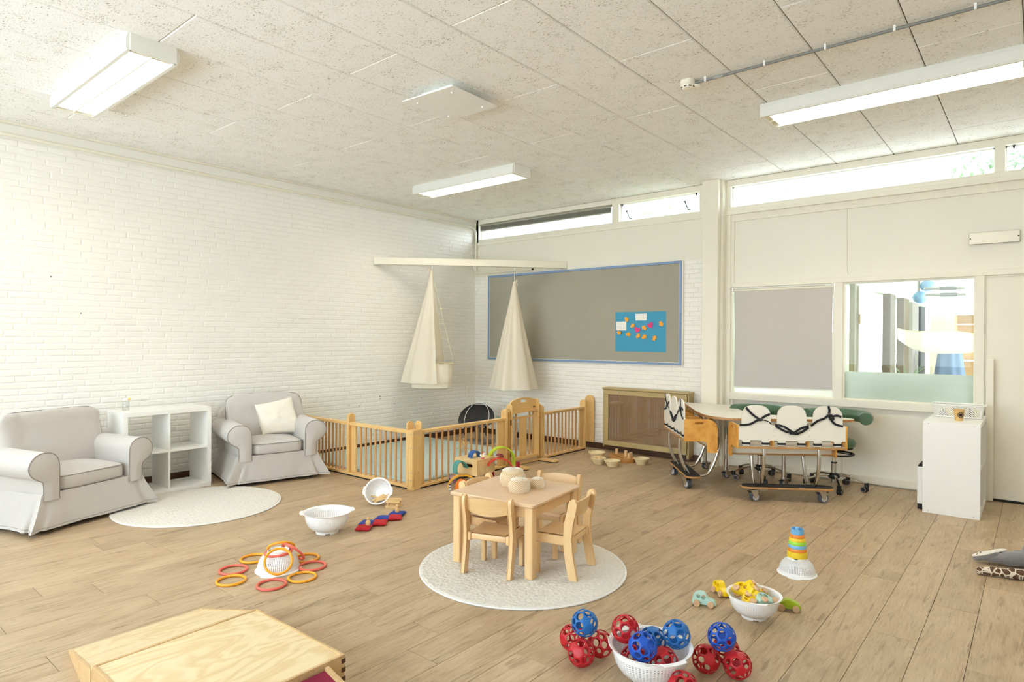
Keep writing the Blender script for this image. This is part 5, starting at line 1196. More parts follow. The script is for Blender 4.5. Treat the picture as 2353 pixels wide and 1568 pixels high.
# ============================================================ LATTICE BALLS
def lattice_mesh():
    g = (1+5**.5)/2; V = [Vector(p).normalized() for p in [(-1, g, 0), (1, g, 0), (-1, -g, 0), (1, -g, 0), (0, -1, g), (0, 1, g), (0, -1, -g), (0, 1, -g), (g, 0, -1), (g, 0, 1), (-g, 0, -1), (-g, 0, 1)]]
    Fc = [(0, 11, 5), (0, 5, 1), (0, 1, 7), (0, 7, 10), (0, 10, 11), (1, 5, 9), (5, 11, 4), (11, 10, 2), (10, 7, 6), (7, 1, 8), (3, 9, 4), (3, 4, 2), (3, 2, 6), (3, 6, 8), (3, 8, 9), (4, 9, 5), (2, 4, 11), (6, 2, 10), (8, 6, 7), (9, 8, 1)]
    T = lambda a, b: (V[a]*2+V[b]).normalized(); polys = []
    for a, b, c in Fc: polys.append([T(a, b), T(b, a), T(b, c), T(c, b), T(c, a), T(a, c)])
    for i in range(12):
        nb_ = [j for j in range(12) if j != i and (V[i]-V[j]).length < 1.1]; u = V[i].orthogonal().normalized(); w_ = V[i].cross(u)
        nb_.sort(key=lambda j: math.atan2(V[j].dot(w_), V[j].dot(u))); polys.append([T(i, j) for j in nb_])
    bm = bmesh.new(); cache = {}
    def vt(p):
        k = tuple(round(x, 4) for x in p)
        if k not in cache: cache[k] = bm.verts.new(p)
        return cache[k]
    solid = {3, 11, 17, 24, 29}
    for n, pl in enumerate(polys):
        c = sum(pl, Vector()).normalized(); K = len(pl); fr = .86 if K == 6 else .84
        inn = [(c+(p-c)*fr).normalized()*.99 for p in pl]; ri = .915
        for i in range(K):
            j = (i+1) % K; a, b = pl[i], pl[j]; q = [vt(a), vt(b), vt(inn[j]), vt(inn[i])]
            d = [vt(x*ri) for x in (a, b, inn[j], inn[i])]
            try: bm.faces.new(q); bm.faces.new(d[::-1])
            except ValueError: pass
            if n in solid: continue
            bm.faces.new([q[3], q[2], d[2], d[3]])
        if n in solid:
            e = [(c+(p-c)*.42).normalized()*.95 for p in pl]; 
            for i in range(K): j = (i+1) % K; bm.faces.new([vt(inn[i]), vt(inn[j]), vt(e[j]), vt(e[i])]); bm.faces.new([vt(inn[j]*ri), vt(inn[i]*ri), vt(e[i]*.9), vt(e[j]*.9)])
            bm.faces.new([vt(p) for p in e]); bm.faces.new([vt(p*.9) for p in e[::-1]])
    bmesh.ops.recalc_face_normals(bm, faces=bm.faces); me = bpy.data.meshes.new('lattice_ball'); bm.to_mesh(me); bm.free(); me.polygons.foreach_set('use_smooth', [True]*len(me.polygons)); return me
LB = {}
for k, c in (('red', (186, 24, 36)), ('blue', (28, 104, 178)), ('royal', (24, 82, 186))):
    me = lattice_mesh(); me.materials.append(mat(k+'_rubber', c, .42, var=.05, spec=.45)); LB[k] = me
rnb = random.Random(12); br = .0615
def ball(k, p, lb):
    o = link('lattice_ball', LB[k], None, tuple(p), (rnb.uniform(0, 6), rnb.uniform(0, 6), rnb.uniform(0, 6))); o.scale = (br,)*3
    s = o.modifiers.new('round', 'SUBSURF'); s.levels = 1; s.render_levels = 1; tag(o, lb, 'ball', 'rubber lattice balls')
A = Vector
ball('red', (-1.5445, 2.3344, br), 'red lattice ball on the floor under the light blue one, solid disc upward')
ball('red', (-1.6549, 2.4258, br), 'red lattice ball on the floor under the light blue one, farthest from the big colander')
ball('red', (-1.5253, 2.4596, br), 'red lattice ball under the light blue one, squeezed against the big colander')
ball('blue', (-1.5675, 2.3955, .1657), 'light blue lattice ball resting on three red balls outside the colander')
ball('red', (-1.1027, 2.6415, br), 'dark red lattice ball between the big colander and its neighbour pile')
ball('red', (-.9807, 2.6815, br), 'dark red lattice ball at the outer side of the pile under the royal blue ball')
ball('red', (-1.0655, 2.7723, br), 'red lattice ball hidden behind the pile under the royal blue ball')
ball('royal', (-1.044, 2.6684, .1662), 'royal blue lattice ball resting on three dark red balls')
ball('red', (-1.375, 2.4225, .1875), 'red lattice ball resting on the rim inside the big colander')
ball('royal', (-1.2545, 2.3543, .1735), 'royal blue lattice ball lying low inside the big colander')
ball('blue', (-1.2902, 2.5107, .1295), 'blue lattice ball half hidden at the back of the big colander')
ball('blue', (-1.1826, 2.5174, .1885), 'light blue lattice ball resting high inside the big colander')
ball('red', (-1.1981, 2.4341, .0995), 'red lattice ball sunk between blue balls inside the big colander')
ball('red', (-1.3188, 2.4011, .0805), 'red lattice ball at the bottom of the big colander under the blue ones')
ball('red', (-1.085, 2.372, br), 'red lattice ball on the floor in front of the big colander')
# ============================================================ STACKING CUPS
zc = .115*.888+.001; specs = [((240, 206, 50), .059, .036, 'yellow largest stacking cup at the bottom of the cup tower'), ((240, 142, 44), .0555, .021, 'orange stacking cup above the largest yellow cup'), ((128, 184, 224), .0525, .021, 'light blue stacking cup under the green one'), ((160, 222, 76), .0495, .021, 'green stacking cup in the middle of the cup tower'),
         ((248, 214, 56), .0465, .021, 'yellow stacking cup above the green one'), ((240, 142, 50), .043, .021, 'orange stacking cup just below the top cup'), ((120, 182, 228), .0375, .032, 'light blue smallest stacking cup on top of the cup tower')]
for i, (c, r, h, lb) in enumerate(specs):
    t = thing('stacking_cup', lb, 'cup', (-1.147, 4.14, zc), 0, 'rainbow stacking cups'); m_ = mat('cup_plastic_%d' % i, c, .4, var=.02)
    if i < 6: MB().lathe([(r*.6, 0), (r, 0), (r+.001, .003), (r*.965, h-.002), (r*.93, h), (0, h)], 40).build('shell', m_, t)
    else:
        MB().lathe([(0, 0), (r, 0), (r+.001, .003), (r*.98, h), (r*.9, h), (r*.88, .008), (0, .008)], 40).build('shell', m_, t); MB().lathe([(0, .008), (.012, .008), (.013, h), (.011, h+.006), (0, h+.006)], 20).build('knob', m_, t)
    zc += h
# ============================================================ WOODEN CARS
M['wheelw'] = wood('natural_wheel', (222, 186, 150), (206, 164, 124), .5, axis=1, grain=30)
CO = [(-.058, .018), (-.06, .03), (-.056, .045), (-.045, .062), (-.03, .072), (-.008, .074), (.008, .068), (.02, .05), (.03, .042), (.05, .038), (.06, .028), (.062, .016), (.055, .012), (-.05, .012)]
CS = [(-.058, .02), (-.056, .034), (-.04, .044), (-.015, .055), (.01, .058), (.03, .048), (.048, .034), (.06, .028), (.064, .02), (.058, .013), (-.05, .013)]
def car_proto(name, rgb, sport=False):
    t = thing('wooden_car', '', 'toy car', (0, 0, 0), 0, 'small wooden cars'); m_ = mat(name, rgb, .38, var=.03, coat=.2)
    o = [(p.x, p.y) for p in smooth_path([(a, b, 0) for a, b in (CS if sport else CO)[::-1]], 3, True)]
    hol = [] if sport else [circle(.0105, 14, -.027, .054), circle(.0125, 14, .0, .051)]
    MB().prism(o, -.018, .018, m=frame((0, 0, 0), (1, 0, 0), (0, 0, 1)), holes=hol).build('body', m_, t, sm=35)
    for x in (-.035, .036):
        for s in (-1, 1):
            wl_ = MB().lathe([(0, 0), (.016, 0), (.0175, .002), (.0175, .011), (.016, .013), (.006, .013), (.005, .0115), (0, .0115)], 22, m=mtx(x, s*.018, .0175, rx=-s*PI/2)).build('wheel', M['wheelw'], t)
    return t
cm = car_proto('mint_paint', (178, 216, 206)); cy_ = car_proto('yellow_paint', (244, 206, 20)); cg = car_proto('leaf_paint', (164, 190, 34), True)
def place(o, loc, rot, lb): o.location = loc; o.rotation_euler = rot; o['label'] = lb
p = onz(1617, 1392); place(cm, (p.x, p.y, 0), (0, 0, R(20)), 'pale mint wooden car parked on the floor by itself')
p = onz(1656, 1366); place(cy_, (p.x, p.y, 0), (0, 0, R(-38)), 'yellow wooden car on the floor peeking out behind the car colander')
p = onz(1812, 1402); place(cg, (p.x, p.y, 0), (0, 0, R(200)), 'lime green wooden sports car on the floor beside the car colander')
C0 = Vector((-1.138, 3.343, 0))
for src, off, rot, lb in ((cy_, (-.06, -.02, .098), (R(-62), R(8), R(-8)), 'yellow wooden car lying on its side along the colander rim'), (cy_, (.03, .02, .112), (R(-70), R(20), R(70)), 'yellow wooden car lying crosswise on top of the pile in the colander'),
                          (cy_, (-.015, .055, .105), (R(-40), R(-35), R(150)), 'yellow wooden car tipped nose-up at the back of the colander'), (cy_, (.025, -.03, .085), (R(-75), R(-10), R(100)), 'yellow wooden car wedged low in the colander'), (cm, (.085, -.01, .082), (R(-65), R(12), R(60)), 'mint wooden car half buried at the side of the colander')):
    o = dup(src); place(o, tuple(C0+Vector(off)), rot, lb)
# ============================================================ WOODEN PLANKS, BEAN BAGS, PEG DOLLS
M['pine'] = wood('pine_plank', (226, 192, 138), (208, 170, 114), .6, axis=0, grain=30, coat=0)
km = MB().box(-.0585, .0585, -.0117, .0117, 0, .0078, .0006).mesh('wooden_plank'); km.materials.append(M['pine'])
def plank(loc, rot, lb, g): tag(link('wooden_plank', km, None, tuple(loc), rot), lb, 'plank', g)
tc_ = onz(905, 1166); g = 'planks of the small tower'
for lv in range(3):
    for s in (-1, 1):
        a = R(35+90*(lv % 2)+6*lv-8); d = Vector((-math.sin(a), math.cos(a), 0))*.04*s
        plank((tc_.x+d.x, tc_.y+d.y, .0001+lv*.0236), (R(90), 0, a), 'pine plank in the %s layer of the small tower, %s' % (('bottom', 'middle', 'top')[lv], 'on the tipped colander side' if s > 0 else 'on the bean bag side'), g)
for o in [x for x in COL.objects if x.name.startswith('wooden_plank')]: o.location.z += .0117
pt = Vector((-4.395, 3.475, .03))
for i, (dx, dy, dz, rz, ry) in enumerate(((-.035, .0, .018, 20, 12), (-.01, -.01, .022, 75, -20), (.015, -.012, .022, 95, -24), (.035, .01, .03, 40, -30), (.0, .02, .012, 130, 6), (.045, -.005, .02, 55, -12))):
    plank((pt.x+dx, pt.y+dy, pt.z+dz), (R(10*(i % 3)), R(ry), R(rz)), 'pine plank lying inside the tipped colander', 'planks in the tipped colander')
BB = {'red': mat('red_twill', (186, 26, 36), .8, var=.08, scale=30, bump=.5, bscale=60), 'blue': mat('blue_twill', (36, 66, 156), .8, var=.08, scale=30, bump=.5, bscale=60)}
def beanbag(k, p, a, lb, z=0, sd=0):
    m = MB(); hs_ = .057
    for sg in (1, -1):
        def fn(u, v):
            x, y = (u-.5)*2, (v-.5)*2; e = (max(0, 1-x**4)*max(0, 1-y**4))**.42; kx = 1-.05*(1-y*y)*abs(x)**3; ky = 1-.05*(1-x*x)*abs(y)**3
            d = .015*e*(1+.35*noise.noise(Vector((x*2, y*2, sd))))+.002*noise.noise(Vector((x*7, y*7, sd)))
            return (x*hs_*kx, y*hs_*ky, .0155+sg*d)
        m.grid(fn if sg > 0 else (lambda u, v: fn(1-u, v)), 18, 18)
    tag(m.build('bean_bag', BB[k], None, sm=60, weld=True, loc=(p[0], p[1], z), rot=(0, 0, R(a))), lb, 'bean bag', 'bean bag steps')
for i, ((rx_, ry_), (bx_, by_), nm) in enumerate((((836, 1214), (836, 1203.5), 'with a peg doll beside the large empty colander'), ((873, 1202.5), (870.5, 1193), 'in the middle of the bean bag row'), ((907.5, 1190.5), (906, 1180.5), 'at the row end by the plank tower'))):
    p = onz(rx_, ry_, .012); beanbag('red', p, 38+6*i, 'red bean bag '+nm, 0, i); q = p+Vector((-FW.x*-.085, FW.y*.085, 0)); q = p+Vector((FW.x, FW.y, 0))*.117; beanbag('blue', q, 34-5*i, 'blue bean bag '+nm, 0, i+5)
def pegdoll(p, z, lb):
    t = thing('peg_doll', lb, 'peg doll', (p.x, p.y, z), 0, 'wooden peg dolls'); MB().lathe([(0, 0), (.016, 0), (.018, .004), (.0195, .016), (.018, .03), (.012, .037), (.0095, .039), (0, .039)], 22).build('body', M['pine'], t); MB().ell((0, 0, .049), .0135, 16, 12).build('head', M['pine'], t)
p = onz(836, 1214, .012); pegdoll(p+Vector((.012, .03, 0)), .0295, 'wooden peg doll standing on the red bean bag nearest the empty colander')
p = onz(907.5, 1190.5, .012)+Vector((FW.x, FW.y, 0))*.10; pegdoll(p, .0295, 'wooden peg doll standing on the blue bean bag by the plank tower')
# ============================================================ SMALL RATTAN BASKETS AND PEG TRAY BY THE WALL
M['rattan'] = mat('pale_rattan', (232, 212, 168), .6, var=.14, scale=30, stretch=(1, 1, 4))
def rattan_proto():
    t = thing('rattan_basket', '', 'basket', (0, 0, 0), 0, 'small rattan baskets'); n = 44
    def wall(r0_, r1_, off=0):
        def fn(u, v):
            a = 2*PI*u; w_ = .0022*math.sin(a*22)*math.sin(v*PI*9); r = r0_+(r1_-r0_)*v+w_-off; return (r*math.cos(a), r*math.sin(a), .002+v*.062)
        return fn
    MB().grid(wall(.052, .085), n*3, 18, True).grid(lambda u, v: wall(.052, .085, .004)(1-u, v), n*3, 18, True).lathe([(0, .002), (.053, .002)], 40).build('weave', M['rattan'], t, sm=70)
    rm2 = [(.087*math.cos(2*PI*i/60), .087*math.sin(2*PI*i/60), .066+.0012*math.sin(i*2.1)) for i in range(60)]; MB().tube(rm2, .0052, 8, True).build('rim', M['rattan'], t); MB().tube([(.053*math.cos(2*PI*i/40), .053*math.sin(2*PI*i/40), .005) for i in range(40)], .005, 6, True).build('base_ring', M['rattan'], t)
    return t
rp_ = rattan_proto()
for i, (px, py, lb, sc) in enumerate(((1372, 1054, 'rattan basket furthest back, behind the one holding wooden eggs', 1.15), (1375, 1066, 'rattan basket holding wooden eggs', 1), (1407, 1072, 'empty rattan basket in front of the peg tray', 1), (1474, 1067, 'rattan basket with small pegs inside, beside the peg tray', 1))):
    p = onz(px, py); o = rp_ if i == 0 else dup(rp_); o.location = (p.x, p.y, 0); o.scale = (sc,)*3; o['label'] = lb
pe = onz(1375, 1066)
for i, (dx, dy, dz) in enumerate(((.012, -.01, .062), (-.012, .022, .064), (-.04, -.02, .052))):
    tag(MB().ell((0, 0, 0), (.028, .022, .022), 16, 10).build('wooden_egg', M['pine'] if i else M['beech'], None, loc=(pe.x+dx, pe.y+dy, dz), rot=(0, .2*i, R(40*i))), ('pale wooden egg on top in the rattan basket', 'browner wooden egg behind the pale one in the rattan basket', 'wooden egg low in the rattan basket')[i], 'wooden egg', 'wooden eggs in the rattan basket')
p4 = onz(1474, 1067)
for i in range(3): tag(MB().cyl((-.03, 0, 0), (.03, 0, 0), .006, n=8).build('small_peg', M['beech'], None, loc=(p4.x-.01+.016*i, p4.y+.01, .035+.004*i), rot=(0, .3, R(50+40*i))), 'small wooden peg lying in a rattan basket', 'peg', 'pegs in the rattan basket')
M['honey'] = wood('honey_pine', (204, 150, 84), (184, 128, 64), .45, axis=0, grain=14)
pt_ = thing('peg_tray', 'honey-coloured wooden peg tray with five upright pegs near the wall cabinet', 'toy', (-3.83, 6.63, 0), R(-32))
to = [(-.21, -.02), (-.16, -.085), (-.06, -.11), (.08, -.11), (.17, -.08), (.21, .0), (.19, .08), (.10, .115), (-.05, .12), (-.17, .09)]
to = [(p.x, p.y) for p in smooth_path([(a, b, 0) for a, b in to], 4, True)]
hl = [(p.x, p.y) for p in smooth_path([(a, b, 0) for a, b in [(-.12, -.05), (.0, -.075), (.1, -.065), (.13, -.035), (.06, -.015), (-.06, -.012)]], 3, True)]
MB().prism(to, 0, .018).build('tray_base', M['honey'], pt_, sm=30); MB().prism(to, .018, .045, holes=[hl]+[circle(.017, 12, x, y) for x, y in ((-.10, .045), (.0, .03), (.07, .03))]).build('tray_top', M['honey'], pt_, sm=30)
for x, y in ((-.155, .02), (-.03, .075), (.02, .05), (.10, .075), (.15, .02)): MB().cyl((x, y, .045), (x, y, .105), .018, n=18).build('peg', M['beech'], pt_)
for x, a in ((-.05, 20), (.05, -35)): MB().cyl((x-.025, -.045, .024), (x+.02, -.05+.0005*a, .03), .005, n=8).build('stick', M['beech'], pt_)
# ============================================================ WOODEN PLATFORM WITH RAMPS IN THE FOREGROUND
M['bply'] = wood('birch_ply_top', (230, 210, 168), (216, 188, 138), .4, axis=1, grain=5, figure=34, coat=.25)
M['bedge'] = wood('ply_layers', (226, 194, 144), (176, 138, 90), .5, axis=0, grain=60)
pf = thing('climbing_platform', 'low birch plywood platform with finger-jointed corners in the foreground', 'platform', (-2.497, 1.186, 0), R(1)); hs_ = .343; zp = .158
MB().box(-hs_+.014, hs_-.014, -hs_+.014, hs_-.014, zp-.016, zp).build('top_board', M['bply'], pf, sm=0)
for s in (-1, 1):
    MB().box(s*(hs_-.007)-.007, s*(hs_-.007)+.007, -hs_, hs_, 0, zp+.004, .002).build('side_board', M['bedge'], pf, sm=0)
    MB().box(-hs_+.014, hs_-.014, s*(hs_-.007)-.007, s*(hs_-.007)+.007, 0, zp+.004, .002).build('side_board', M['bedge'], pf, sm=0)
for k in range(4):
    z = .02+k*.036
    for a in (0, 1): MB().box(hs_-.013, hs_+.0015, hs_-.013-.004, hs_+.0015, z, z+.018).build('finger_joint', M['brown'], pf, sm=0) if a == 0 else None
r1 = thing('wooden_ramp', 'birch plywood ramp sloping from the platform to the floor, away from the red one', 'ramp', (-2.843, 1.195, 0))
m = MB().add([(0, -.345, .14), (0, .345, .14), (-.56, .30, .008), (-.56, -.268, .008), (0, -.345, .125), (0, .345, .125), (-.56, .30, 0), (-.56, -.268, 0)], [(0, 1, 2, 3), (7, 6, 5, 4), (0, 3, 7, 4), (1, 5, 6, 2), (0, 4, 5, 1), (3, 2, 6, 7)]); m.build('deck', M['bply'], r1, sm=0)
for s in (-1, 1):
    y0_, y1_ = (-.345, -.268) if s < 0 else (.345, .30)
    MB().add([(0, y0_+.012*s, 0), (0, y0_+.012*s, .142), (-.56, y1_+.012*s, .012), (-.56, y1_+.012*s, 0), (0, y0_, 0), (0, y0_, .142), (-.56, y1_, .012), (-.56, y1_, 0)], [(0, 1, 2, 3), (7, 6, 5, 4), (1, 0, 4, 5), (2, 1, 5, 6), (3, 2, 6, 7), (0, 3, 7, 4)]).build('cheek', M['bedge'], r1, sm=0)
r2 = thing('carpet_ramp', 'ramp covered with dark red ribbed carpet, leaning on the birch platform', 'ramp', (-2.148, 1.11, 0))
rc_ = mat('red_ribbed_carpet', (134, 28, 58), .95, var=.2, scale=90, stretch=(.2, 3, 1), bump=1, bscale=220)
m = MB().add([(.002, -.32, .14), (.002, .32, .14), (.55, .32, .01), (.55, -.32, .01), (.002, -.32, .12), (.002, .32, .12), (.55, .32, 0), (.55, -.32, 0)], [(3, 2, 1, 0), (4, 5, 6, 7), (4, 7, 3, 0), (2, 6, 5, 1), (1, 5, 4, 0), (7, 6, 2, 3)]); m.build('carpet', rc_, r2, sm=0)
for s in (-1, 1): MB().add([(.002, s*.32, 0), (.002, s*.32, .152), (.57, s*.32, .014), (.57, s*.32, 0), (.002, s*.338, 0), (.002, s*.338, .152), (.57, s*.338, .014), (.57, s*.338, 0)], [(0, 1, 2, 3), (7, 6, 5, 4), (1, 0, 4, 5), (2, 1, 5, 6), (3, 2, 6, 7), (0, 3, 7, 4)]).build('side_rail', M['bedge'], r2, sm=0)
# ============================================================ NEXT ROOM (seen through the interior window)
NX0, NX1, NY1, NZ = -1.5, 1.6, 13.6, 2.62; ny0 = YB+.13
M['nwhite'] = mat('next_room_paint', (240, 238, 230), .6, var=.02)
struct(MB().box(-3.4, NX1+.1, ny0, NY1+.2, -.1, -.001).build('floor_next', mat('grey_lino', (176, 172, 160), .5), sm=0))
struct(MB().box(-3.4, NX1+.1, ny0, NY1+.2, NZ, NZ+.1).build('ceiling_next', M['nwhite'], sm=0))
struct(MB().box(NX0-.1, NX1+.1, NY1, NY1+.2, 0, NZ).build('wall_next_far', M['nwhite'], sm=0))
struct(MB().box(NX1, NX1+.1, ny0, NY1, 0, .6).box(NX1, NX1+.1, ny0, NY1, 2.45, NZ).box(NX1, NX1+.1, ny0, 7.9, .6, 2.45).box(NX1, NX1+.1, 10.4, 10.6, .6, 2.45).box(NX1, NX1+.1, 13.2, NY1, .6, 2.45).build('wall_next_right', M['nwhite'], sm=0))
for n, (a, b) in enumerate(((7.9, 10.4), (10.6, 13.2))):  # unseen windows, added on this side to brighten the next room
    o = struct(MB().box(NX1+.02, NX1+.08, a, a+.06, .6, 2.45).box(NX1+.02, NX1+.08, b-.06, b, .6, 2.45).box(NX1+.02, NX1+.08, a, b, .6, .66).box(NX1+.02, NX1+.08, a, b, 2.39, 2.45).build('window_%d' % (n+10), M['cream'], sm=0)); MB().box(NX1+.047, NX1+.053, a+.06, b-.06, .66, 2.39).build('pane', M['glass'], o, sm=0); portal((NX1+.12, (a+b)/2, 1.52), 1.8, b-a, (0, PI/2, 0))
gw = MB().box(NX0-.08, NX0, ny0, NY1, 2.03, NZ).box(NX0-.08, NX0, 8.32, NY1, 0, .16)
gw.box(NX0-.08, NX0, 8.28, 8.34, 0, 2.03).box(NX0-.08, NX0, 13.4, NY1, 0, 2.03)
gwall = struct(gw.build('wall_next_left', M['nwhite'], sm=0))
MB().box(NX0-.045, NX0-.04, 8.34, 13.4, .16, 2.03).build('pane', M['glass'], gwall, sm=0)
for y in (9.6, 10.62, 11.62): MB().box(NX0-.06, NX0+.0, y-.025, y+.025, .16, 2.03).build('glazing_bar', M['white'], gwall, sm=0)
MB().box(NX0-.06, NX0+.0, 8.34, 13.4, 1.08, 1.13).build('glazing_bar', M['white'], gwall, sm=0)
portal((NX0-.12, 10.8, 1.1), 1.9, 5.0, (0, -PI/2, 0))
struct(MB().box(-3.4, -3.3, ny0, NY1, 0, NZ).build('wall_corridor', mat('corridor_paint', (214, 218, 200), .6), sm=0)) if False else None
bw_ = wood('brown_column', (132, 112, 88), (110, 92, 70), .5, axis=2)
for y0_, y1_, lb in ((8.95, 9.3, 'brown timber column by the white door of the next room'), (9.95, 10.38, 'brown timber column in the middle of the next room glazing')):
    tag(MB().box(NX0+.002, NX0+.09, y0_, y1_, 0, 2.02, .004).build('timber_column', bw_, None, sm=0), lb, 'column', 'columns of the next room')
tag(MB().box(NX0+.002, NX0+.07, 10.85, 11.45, 0, 2.0, .004).build('grey_curtain', mat('grey_cloth', (170, 160, 150), .9), None, sm=0), 'greyish curtain hanging at the next room glazing', 'curtain')
tag(MB().box(NX0+.002, NX0+.06, 11.75, 12.25, 0, 1.98, .004).build('dark_door', mat('dark_grey_door', (58, 58, 62), .5), None, sm=0), 'dark narrow door at the end of the next room', 'door')
nd = thing('white_door', 'white door with a brass hinge in the next room', 'door', (NX0, 7.44, 0))
MB().box(0, .04, 0, .82, .01, 2.02, .003).build('door_leaf', M['white'], nd, sm=0); MB().box(.04, .05, -.012, .012, 1.62, 1.72).build('hinge', mat('brass', (150, 120, 70), .35, .8), nd, sm=0); MB().box(-.03, .02, -.11, -.005, 0, 2.03).build('door_frame', wood('olive_frame', (168, 158, 122), (150, 140, 104), .5, axis=2), nd, sm=0)
for k, ((x, y, z), r_, lb) in enumerate((((-1.073, 9.3, 2.122), (.082, .082, .068), 'upper pale blue balloon hanging from the next room ceiling pipe'), ((-1.145, 9.27, 1.98), (.08, .08, .076), 'lower pale blue balloon hanging in the next room'))):
    t = thing('balloon', lb, 'balloon', (x, y, z), 0, 'balloons in the next room'); MB().ell((0, 0, 0), r_, 24, 14).build('skin', M.setdefault('bal', mat('pale_blue_latex', (150, 190, 226), .3, spec=.5)), t); MB().cyl((-.07, 0, .0), (-.09, 0, .0), .012, .006, 8).build('knot', M['bal'], t); MB().cyl((-.08, 0, 0), (-.09, 0, .25), .0015, n=4).build('string', M['white'], t)
cpp = thing('ceiling_pipes', 'white ceiling pipes with hooks in the next room', 'pipe', (0, 0, 0))
for z, x0_ in ((2.06, -.96), (1.985, -.95)):
    MB().cyl((x0_-.1, 8.9, z), (x0_+.28, 9.05, z), .014, n=10).build('pipe', M['steel'], cpp); MB().cyl((x0_+.05, 8.96, z), (x0_+.2, 9.02, z), .022, n=10).build('coupling', mat('grey_coupling%d' % int(z*100), (140, 136, 128), .5), cpp)
for x in (-.9, -.8, -.72): MB().tube([(x, 9.0, 1.97), (x+.01, 9.0, 1.93), (x+.035, 9.0, 1.925), (x+.045, 9.0, 1.95)], .005, 6).build('hook', M['steel'], cpp)
MB().cyl((-.95, 9.6, 2.2), (-.5, 12.9, 2.2), .03, n=10).cyl((-.85, 9.6, 2.12), (-.4, 12.9, 2.12), .03, n=10).build('pipe', M['white'], cpp); MB().cyl((-1.16, 9.25, 1.95), (-1.16, 9.25, NZ), .012, n=8).build('drop_rod', M['steel'], cpp)
nh = thing('cloth_hammock', 'white cloth hammock slung across the next room', 'hammock', (0, 10.0, 0))
def ham(u, v): x = -1.47+1.15*u; top = 1.60-.10*u; sag = .30*math.sin(PI*min(1, .12+u*.88))**.7; return (x, .35*(v-.5)-.08*math.sin(v*PI), top-sag*(1-(2*v-1)**2)**.6*1.0-.02*math.sin(u*9))
MB().grid(ham, 30, 14).build('cloth', M['sheer'], nh, sm=70); MB().tube([ham(i/20, 0) for i in range(21)], .008, 6).build('edge_cord', M['strap'], nh)
tn = thing('play_tent', 'grey-blue fabric play tent in the next room', 'tent', (-1.0, 11.1, 0))
def tent(u, v): a = 2*PI*u; r = .30*(1-.55*v)*(1+.08*math.sin(a*8)); return (r*math.cos(a), r*math.sin(a), 1.28*v)
MB().grid(tent, 48, 8, True).build('fabric', mat('grey_blue_cloth', (122, 138, 160), .9), tn, sm=60)
for i in range(3): a = 2*PI*i/3; MB().cyl((.26*math.cos(a), .26*math.sin(a), 0), (-.05*math.cos(a), -.05*math.sin(a), 1.45), .012, n=6).build('pole', M['beech'], tn)
sh = thing('wood_shelf', 'tall open wooden shelf against the far wall of the next room', 'shelf', (-.78, 13.35, 0))
for s in (-1, 1): MB().box(s*.33-.012, s*.33+.012, -.15, .15, 0, 1.9).build('side_board', M['beech'], sh, sm=0)
MB().box(-.33, .33, .13, .15, 0, 1.9).build('back_board', M['beech'], sh, sm=0)
for z in (.3, .7, 1.1, 1.5, 1.72, 1.89): MB().box(-.32, .32, -.15, .13, z-.012, z+.012).build('shelf_board', M['white'], sh, sm=0)
pl = thing('potted_palm', 'small potted palm with thin leaves behind the interior window', 'plant', (-1.2, 8.65, 0)); lf = mat('leaf_green', (110, 136, 84), .6)
MB().lathe([(0, 0), (.09, 0), (.12, .25), (.11, .26), (.1, .22), (0, .22)], 20).build('pot', M['white'], pl)
for i in range(9):
    a = i*2.4; q = Vector((math.cos(a), math.sin(a), 0)); MB().tube([(0, 0, .2), q*.04+Vector((0, 0, .75)), q*.12+Vector((0, 0, 1.08)), q*.22+Vector((0, 0, 1.16))], [.006, .009, .014, .002], 5, flat=.25).build('frond', lf, pl)
nc = thing('low_cabinet', 'low pale cabinet standing just behind the interior window', 'cabinet', (-1.0, 7.62, 0))
MB().box(-.43, .56, -.14, .14, 0, 1.06, .004).build('carcass', M['nwhite'], nc, sm=0); MB().box(-.44, .57, -.15, .15, 1.06, 1.08, .003).build('top', M['white'], nc, sm=0)
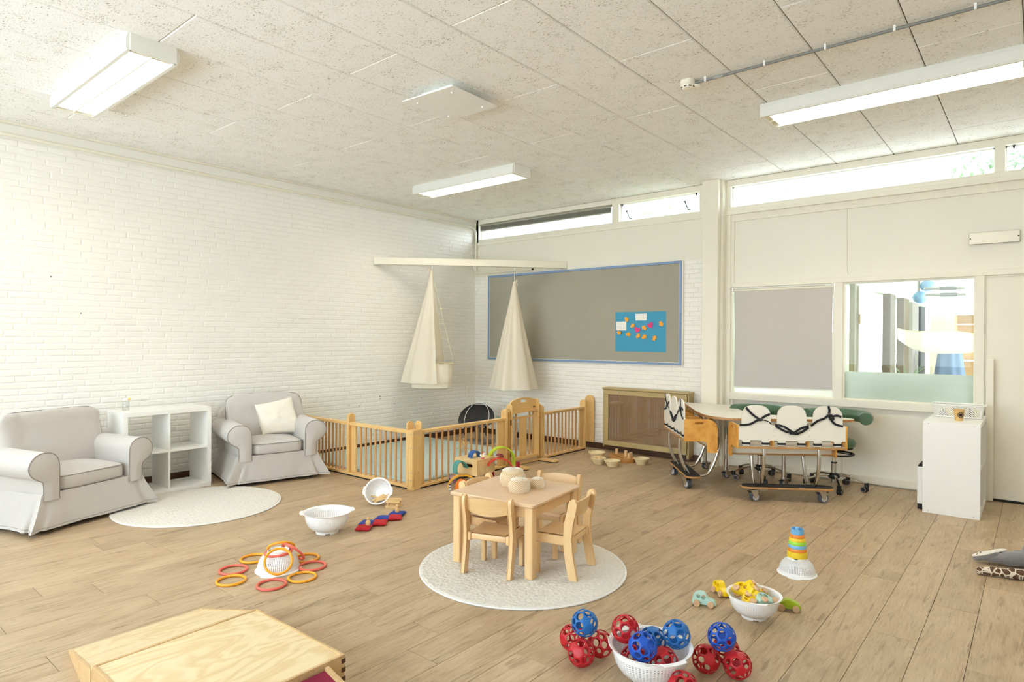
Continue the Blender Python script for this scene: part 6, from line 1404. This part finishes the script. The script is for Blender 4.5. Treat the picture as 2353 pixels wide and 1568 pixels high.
# ============================================================ OUTSIDE
struct(MB().box(-60, 60, NY1+.25, 80, -.3, -.12).box(-60, -3.45, YB+.25, NY1+.25, -.3, -.12).build('ground', mat('lawn', (120, 132, 84), .9, var=.3, scale=.6), sm=0))
struct(MB().box(-3.4, NX0-.1, 8.9, 9.0, -.1, 1.55).build('wall_terrace', mat('terrace_render', (206, 212, 196), .8), sm=0))
def tree(label, loc, r, h, n, sd):
    t = thing('tree', label, 'tree', loc, 0, 'trees outside'); rn = random.Random(sd)
    MB().tube([(0, 0, 0), (.1, 0, h*.5), (0, .1, h)], [.22, .16, .08], 8).build('trunk', mat('bark%d' % sd, (110, 96, 80), .9), t)
    m = MB()
    for i in range(n):
        d = Vector((rn.gauss(0, 1), rn.gauss(0, 1), rn.gauss(0, 1))).normalized()*r*rn.random()**.45; d.z *= .8
        a = Vector((rn.uniform(-1, 1), rn.uniform(-1, 1), rn.uniform(-1, 1))).normalized()*.16; b = a.orthogonal().normalized()*.09; c = d+Vector((0, 0, h)); m.add([c-a, c-b, c+a, c+b], [(0, 1, 2, 3)])
    m.build('crown', mat('foliage%d' % sd, (168, 184, 158), .8, var=.3, scale=2), t, sm=0)
tree('leafy tree outside behind the last high window', (-.6, 27, -.12), 2.0, 7.4, 1500, 1)
tree('leafy tree outside, low behind the long high window', (-7.6, 27, -.12), 1.6, 6.6, 700, 2)
tree('leafy tree outside behind the opening high window', (-13.2, 27, -.12), 2.2, 7.0, 900, 3)
sl = thing('street_lamp', 'street lamp with a flat dish outside the long high window', 'street lamp', (-2.47, 20, -.12)); MB().cyl((0, 0, 0), (0, 0, 5.75), .06, .05, 10).build('pole', M['steel'], sl); MB().lathe([(0, 5.98), (.2, 5.97), (.30, 5.93), (.1, 5.80), (.06, 5.72), (0, 5.72)], 24).build('dish', mat('lamp_grey', (150, 160, 176), .5), sl)
hb_ = thing('neighbour_house', 'pale flat-roofed house outside the corner window', 'house', (-23, 27, -.12)); MB().box(-3, 1.2, -2, 2, 0, 6.6).build('wall', M['nwhite'], hb_, sm=0); MB().box(-3.2, 1.7, -2.4, 2.2, 6.6, 7.0).build('roof', mat('blue_grey_roof', (170, 184, 200), .6), hb_, sm=0)
for x in (-2.2, -.6): MB().box(x, x+.9, -2.02, -1.98, 4.6, 5.9).build('window', M['glass'], hb_, sm=0)
